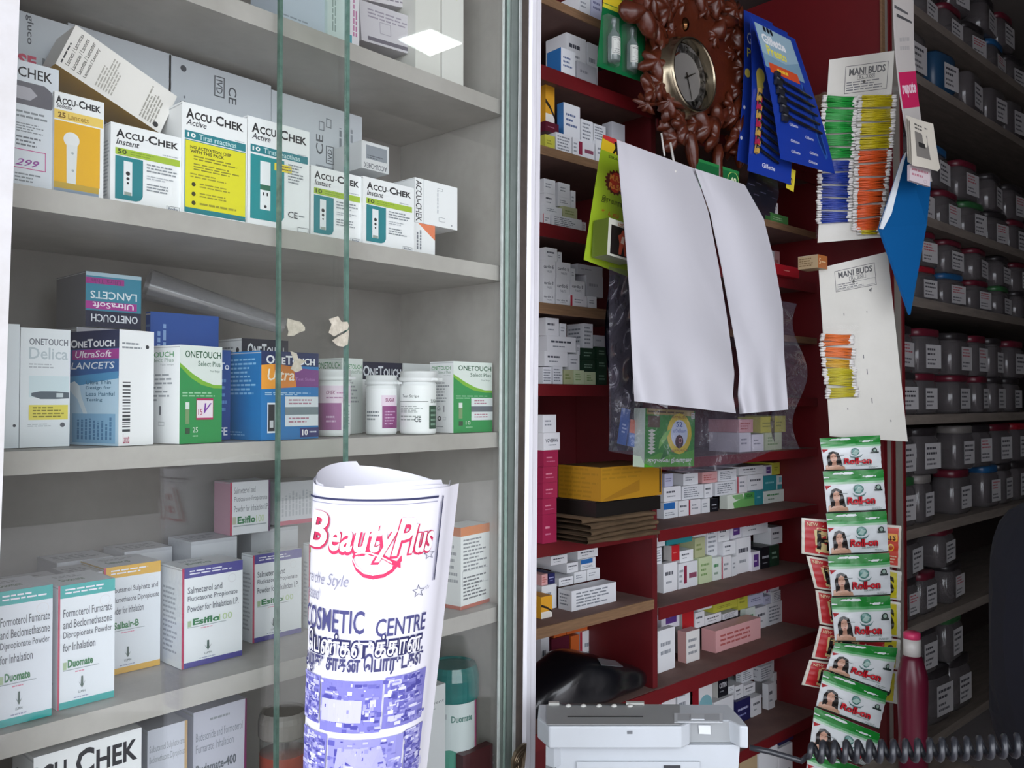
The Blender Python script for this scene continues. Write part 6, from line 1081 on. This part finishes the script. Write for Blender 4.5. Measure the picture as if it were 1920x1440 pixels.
# darker top panel with slot
def tq(x0, x1, t0, t1, dz=.0006, px=True):
    f = (lambda p, t: xv(p, t)) if px else (lambda p, t: p)
    return [vw(f(x0, t0), t0, topz(t0)+dz), vw(f(x1, t0), t0, topz(t0)+dz), vw(f(x1, t1), t1, topz(t1)+dz), vw(f(x0, t1), t1, topz(t1)+dz)]
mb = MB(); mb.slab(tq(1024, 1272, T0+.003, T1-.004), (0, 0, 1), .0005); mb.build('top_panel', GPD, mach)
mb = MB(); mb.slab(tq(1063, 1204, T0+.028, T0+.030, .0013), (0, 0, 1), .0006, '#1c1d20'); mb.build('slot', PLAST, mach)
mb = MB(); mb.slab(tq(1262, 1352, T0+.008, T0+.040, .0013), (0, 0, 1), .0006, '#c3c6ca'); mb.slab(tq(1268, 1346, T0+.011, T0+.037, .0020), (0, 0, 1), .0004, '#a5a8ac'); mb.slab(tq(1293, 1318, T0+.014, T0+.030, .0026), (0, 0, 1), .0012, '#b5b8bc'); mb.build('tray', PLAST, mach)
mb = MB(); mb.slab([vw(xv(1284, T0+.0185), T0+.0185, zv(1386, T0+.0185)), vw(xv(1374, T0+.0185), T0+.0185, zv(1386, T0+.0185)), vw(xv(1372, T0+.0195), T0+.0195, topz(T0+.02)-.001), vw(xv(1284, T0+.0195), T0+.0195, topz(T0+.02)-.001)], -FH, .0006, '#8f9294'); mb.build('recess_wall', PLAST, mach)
mb = MB(); mb.slab([vw(xv(1308, T0+.016), T0+.016, zv(1371, T0+.016)), vw(xv(1330, T0+.016), T0+.016, zv(1372, T0+.016)), vw(xv(1329, T0+.017), T0+.017, zv(1355, T0+.017)), vw(xv(1307, T0+.017), T0+.017, zv(1355, T0+.017))], FH, .001, '#c9ccd0'); mb.build('tab', PLAST, mach)
for p in (1065, 1093, 1122, 1150, 1180): mb = MB(); mb.ball(vw(xv(p, T1-.012), T1-.012, topz(T1-.012)+.001), .0035, '#c9c9c4', sc=(1.2, 1, .8)); mb.build('knob', PLAST, mach)
mb = MB(); mb.slab(tq(1052, 1205, T1-.009, T1-.003, .0012), (0, 0, 1), .0008, '#3a3c40'); mb.slab(tq(1028, 1048, T1-.009, T1-.002, .0012), (0, 0, 1), .003, '#b5b5b0'); mb.slab(tq(1172, 1206, T1-.009, T1-.002, .0012), (0, 0, 1), .003, '#b5b5b0'); mb.build('paper_gate', PLAST, mach)
mb = MB(); mb.slab([vw(xv(1174, T0), T0-.0003, zv(1371, T0)), vw(xv(1184, T0), T0-.0003, zv(1371, T0)), vw(xv(1184, T0), T0-.0003, zv(1365, T0)), vw(xv(1174, T0), T0-.0003, zv(1365, T0))], -FH, .0002, '#6a6d72'); mb.build('emblem', PLAST, mach)
Tb = T0+.012
mb = MB(); mb.hexa([vw(xv(1036, Tb)+.004, Tb+.004, CZ+.0006), vw(xv(1372, Tb), Tb+.004, CZ+.0006), vw(xv(1366, T1), T1-.004, CZ+.0006), vw(xv(1020, T1), T1-.004, CZ+.0006)], [vw(xv(1042, Tb), Tb, zb_-.0003), vw(xv(1384, Tb), Tb, zb_-.0003), vw(xv(1372, T1), T1-.003, zb_-.0003), vw(xv(1024, T1), T1-.003, zb_-.0003)]); mb.build('base', GP, mach)
mb = MB(); mb.slab([vw(xv(1080, Tb), Tb-.0004, CZ+.006), vw(xv(1308, Tb), Tb-.0004, CZ+.006), vw(xv(1308, Tb), Tb-.0014, zv(1421, Tb)), vw(xv(1080, Tb), Tb-.0014, zv(1421, Tb))], -FH, .0012); mb.build('front_panel', GP, mach)
mb = MB(); mb.slab([vw(xv(1241, Tb), Tb-.0028, zv(1450, Tb)), vw(xv(1272, Tb), Tb-.0028, zv(1450, Tb)), vw(xv(1272, Tb), Tb-.0028, zv(1427, Tb)), vw(xv(1241, Tb), Tb-.0028, zv(1427, Tb))], -FH, .001, '#3a3c40'); mb.slab([vw(xv(1246, Tb), Tb-.0040, zv(1450, Tb)), vw(xv(1267, Tb), Tb-.0040, zv(1450, Tb)), vw(xv(1267, Tb), Tb-.0040, zv(1432, Tb)), vw(xv(1246, Tb), Tb-.0040, zv(1432, Tb))], -FH, .0008, '#8a8578'); mb.build('line_socket', PLAST, mach)
mb = MB(); mb.box(-.006, -.006, 0, .006, .006, .022); mb.build('side_lug', GP, mach, Matrix.Translation(vw(xv(1036, T0+.02), T0+.012, zb_-.0225)))
# cord
mb = MB(); Pc = []; tc0 = .98
ax0, ax1 = vw(xv(1508, tc0), tc0, zv(1404, tc0)), vw(xv(2060, .90), .90, zv(1380, .90))
pre = [vw(xv(1402, 1.0), 1.0, zv(1396, 1.0)), vw(xv(1440, .995), .995, zv(1404, .995)), vw(xv(1475, .99), .99, zv(1414, .99)), vw(xv(1498, .985), .985, zv(1421, .985))]
L = (ax1-ax0).length; dd = (ax1-ax0).normalized(); e1 = Vector((0, 0, 1)); e2 = dd.cross(e1).normalized(); e1 = e2.cross(dd); turns = int(L/.0122)
for i in range(turns*14+1):
    th = 2*PI*i/14; f = i/(turns*14); sag = -.004*math.sin(PI*f); rr_ = .0098*min(1, .5+f*12)
    Pc.append(ax0+dd*(L*f)+e1*(-rr_*math.cos(th)+sag)+e2*rr_*math.sin(th))
mb.tube(pre+Pc, .0034, 8, '#24262c'); tag(mb.build('coiled_cord', mat('grey_black_cord', '#2a2c32', .32, spec=.6)), 'grey-black coiled telephone cord stretched from the grey machine', 'cord')
# ================================================================== ROLLED POSTER
PT = .75
B0 = vw(xv(681, PT), PT, zv(1440, PT)); B1 = vw(xv(719, PT), PT, zv(905, PT)); rb, rt = 108*PT/FPX, 130*PT/FPX
slope = (B1-B0)/(B1.z-B0.z); zlow = CZ+.0006
def axis(z): return B0+slope*(z-B0.z)
def rad(z): return rb+(rt-rb)*(z-B0.z)/(B1.z-B0.z)
PY1 = B1.z
eX, eY = RT, FH
def surf(th, z, dr=0):   # th measured from the side facing the camera, positive to the right
    r = rad(z)+dr; c = axis(z); return c+eX*(r*math.sin(th))-eY*(r*math.cos(th))
def topz_(th):
    s = math.cos(th); base = PY1
    return base+(.004 if s < 0 else 0)
mb = MB()
tn = 2.35
LAY = 4e-4
def roll(u, v):
    th = 1.75-u*2*PI*tn; dr = -.0022*u*tn+(.006*max(0, 1-u*45)**2)
    inner = u*tn
    zt = PY1-.0015*math.sin(th)
    if inner > .35: zt += .008*max(0, -math.cos(th-.5))+.003*math.sin(2*th)*(inner > .6)+(.004 if math.sin(th*1.5+1) > .3 else 0)*(inner > 1)
    return surf(th, zlow+(zt-zlow)*v, dr)
WP = '#e9e8f0'
mb.grid(roll, 260, 24, WP); mb.grid(lambda u, v: roll(1-u, v)+(axis(PY1)-roll(1-u, v)).normalized()*.0003, 260, 2, WP)
post = tag(mb.build('rolled_poster', PAPER), 'rolled white shop poster with red script lettering leaning by the cabinet', 'poster')
zbv = zv(1440, PT-.05); 
def wr(xs, ys, k):   # xs: 0..1 over the visible half by angle, ys: 0 at image row 1440, 1 at the top edge
    th = (xs-.5)*PI*.98; z = B0.z-.035+(PY1-B0.z+.035)*ys; return surf(th, z, .0004+k*LAY)
def yfrac(py): return ((zv(py, PT-.055))-(B0.z-.035))/(PY1-B0.z+.035)
def xfrac(px, py):   # screen column -> angle fraction on the roll
    px = 702+(px-702)*.945; z = zv(py, PT-.055); c = axis(z); r = rad(z); cx = 960+FPX*c.dot(RT)/c.dot(FH); rp = r*FPX/(c.dot(FH)-r*.5)
    return .5+math.asin(max(-1, min(1, (px-cx)/rp)))/(PI*.98)
mb = MB(); fc = Face((0, 0, 0), (1, 0, 0), (0, 1, 0), PI*rb, PY1-B0.z); 
def R(px0, py0, px1, py1, col, k=1): fc.k = k; put(mb, fc, ('r', xfrac(px0, (py0+py1)/2), yfrac(py1), xfrac(px1, (py0+py1)/2), yfrac(py0), col), wr)
def T(s, px0, py0, px1, py1, col, k=1, **op): fc.k = k; put(mb, fc, ('t', s, xfrac(px0, (py0+py1)/2), yfrac(py1), xfrac(px1, (py0+py1)/2), yfrac(py0), col, dict(res=3, **op)), wr)
def PL(pxs, col, k=1): fc.k = k; put(mb, fc, ('p', [(xfrac(x, y), yfrac(y)) for x, y in pxs], col), wr)
NV = '#3a3c5c'
R(583, 934, 840, 938, NV); R(586, 944, 838, 945.2, '#8a8aa4'); R(838, 936, 839.5, 1100, NV); R(835, 946, 836, 1100, '#9a9ab4')
RED = '#cf3a62'
def ribbon(pxs, w, col, k=1):
    n = len(pxs)
    for i in range(n-1):
        (x0, y0), (x1, y1) = pxs[i], pxs[i+1]; PL([(x0, y0-w), (x0, y0+w), (x1, y1+w), (x1, y1-w)], col, k)
sw = [(683, 1046), (690, 1062), (704, 1074), (722, 1078), (742, 1075), (758, 1066), (768, 1054), (774, 1046)]
sw2 = [(683, 1046), (688, 1036), (700, 1030), (718, 1031), (738, 1040), (756, 1052), (772, 1060)]
ribbon(sw, 5.5, RED); ribbon(sw2, 5, RED)
def word(s, x0, y0, x1, y1, **op):
    T(s, x0-3, y0-1, x1+1, y1+4, RED, 1, bold=.06, **op); T(s, x0+1, y0-2, x1+1, y1, RED, 1, bold=.06, **op); T(s, x0, y0-2, x1, y1-1, '#eeeef4', 3, bold=.022, **op)
word('B', 588, 962, 634, 1032, shear=.25); word('eauty', 636, 984, 766, 1052, shear=.25)
word('P', 758, 972, 798, 1042, shear=.3); word('lus', 788, 986, 829, 1040, shear=.25)
ribbon([(684, 1044), (691, 1059), (705, 1070), (722, 1074), (742, 1071), (757, 1062)], 2, '#eeeef4', 3); ribbon([(690, 1036), (702, 1033), (718, 1034), (738, 1042), (756, 1053)], 1.6, '#eeeef4', 3)

T('re the Style', 586, 1076, 676, 1106, '#8a8a9c', shear=.3, bold=.0); T('created', 579, 1106, 614, 1130, '#8a8a9c', shear=.3, bold=.0)
for cx, cy, r in ((803, 1114, 12), (822, 1046, 10), (818, 1110, 4)):
    st = [(cx+r*(1 if i % 2 == 0 else .42)*math.sin(PI*i/5), cy-r*(1 if i % 2 == 0 else .42)*math.cos(PI*i/5)*1.1) for i in range(10)]
    for i in range(10): (x0, y0), (x1, y1) = st[i], st[(i+1) % 10]; PL([(x0, y0), (x1, y1), (cx+(x1-cx)*.8, cy+(y1-cy)*.8), (cx+(x0-cx)*.8, cy+(y0-cy)*.8)], NV)
T('COSMETIC', 581, 1142, 706, 1186, '#4a4a78', bold=.012); T('CENTRE', 727, 1158, 814, 1192, '#4a4a78', bold=.012)
W1 = '\u0bc6\u0baa\u0ba3\u0bcd\u0b95\u0bb3\u0bc1\u0b95\u0bcd\u0b95\u0bbe\u0ba9'; W2 = '\u0b85\u0bb4\u0b95\u0bc1 \u0b9a\u0bbe\u0ba4\u0ba9 \u0bc6\u0baa\u0bbe\u0bb0\u0bc1\u0b9f\u0bcd\u0b95\u0bb3\u0bcd'
T(W1, 586, 1184, 808, 1232, '#34345e', 1, bold=.10); T(W1, 589, 1187, 805, 1229, '#e9e8f0', 3, bold=.008)
T(W2, 580, 1222, 808, 1270, '#45456e', bold=.03)
im = random.Random(12); BL = ['#7d7bc0', '#908ecc', '#5c5aa8', '#b5b4de', '#6866b0', '#a3a1d6', '#d4d3ec', '#4c4a98', '#c3c2e6']
def photo(x0, y0, x1, y1, seed):
    im = random.Random(seed); R(x0, y0, x1, y1, im.choice(BL[:2]))
    for i in range(110):
        w = im.uniform(3, 15)*(1 if i > 25 else 1.8); h = im.uniform(2, 8)*(1 if i > 25 else 1.8); x = im.uniform(x0, x1-w); y = im.uniform(y0, y1-h); R(x, y, min(x1, x+w), min(y1, y+h), im.choice(BL), 1.2+.01*i)
photo(578, 1272, 616, 1362, 1); photo(619, 1274, 736, 1372, 2); photo(740, 1270, 808, 1368, 3)
R(622, 1310, 700, 1352, '#b9b8e4', 2.4); photo(576, 1378, 630, 1475, 4); photo(634, 1384, 770, 1475, 5); photo(774, 1380, 800, 1475, 6); PL([(655, 1400), (735, 1400), (750, 1475), (642, 1475)], '#a5a3d8', 2.4)
mb.build('print', PAPER, post)
# door handle plate on the post
hp = [(958, 1440), (958, 1424), (964, 1408), (975, 1396), (983, 1392), (982, 1410), (979, 1440), (976, 1475), (966, 1475)]
mb = MB(); q = [at(x, y, b=.706) for x, y in hp]; mb.slab(q, (0, -1, 0), .004)
for s in (.8, .6, .4):
    c = sum(q, Vector())/len(q); ring = [c+(p-c)*s for p in q]+[c+(q[0]-c)*s]; mb.tube([p+Vector((0, -.0045, 0)) for p in ring], .0009, 6)
mb.build('handle_plate', mat('aged_brass', '#8a7a66', .35, metal=.9, noise=.5, nscale=60, col2='#4a4038'), cab)
# bottom right of the cabinet
carton('medicine_carton', 'low maroon carton under the teal-lidded jar at the cabinet corner', 868, 1700, 1418, 924, d=.012, b=.754, zb=S5, col='#4a2024', cat='medicine carton', flap=False)
carton('inhaler_carton', 'narrow white carton with grey lettering left of the teal-lidded jar', 772, 1700, 1302, 836, d=.03, b=.757, zb=S5, prints=[('F', 't', 'Ipravent', .30, .84, .96, .875, '#5a5f66', {'bold': 0}), ('F', 'l', .3, .8, .7, .82, 1, '#9aa0a4')], cat='medicine carton', col='#d3d4d6', flap=False)
mb = MB(); cpt = at(930, 1425, b=.765); cr = random.Random(5); mb.ball((0, 0, 0), .016, '#d5cfd2', 12, 9)
mb.v = [v*(1+cr.uniform(-.22, .22)) for v in mb.v]; cpt.z = S5+.13
tag(mb.build('crumpled_paper', PAPER, None, Matrix.Translation(at(930, 1418, b=.775))), 'crumpled white paper wad in the cabinet corner by the teal jar', 'paper wad')
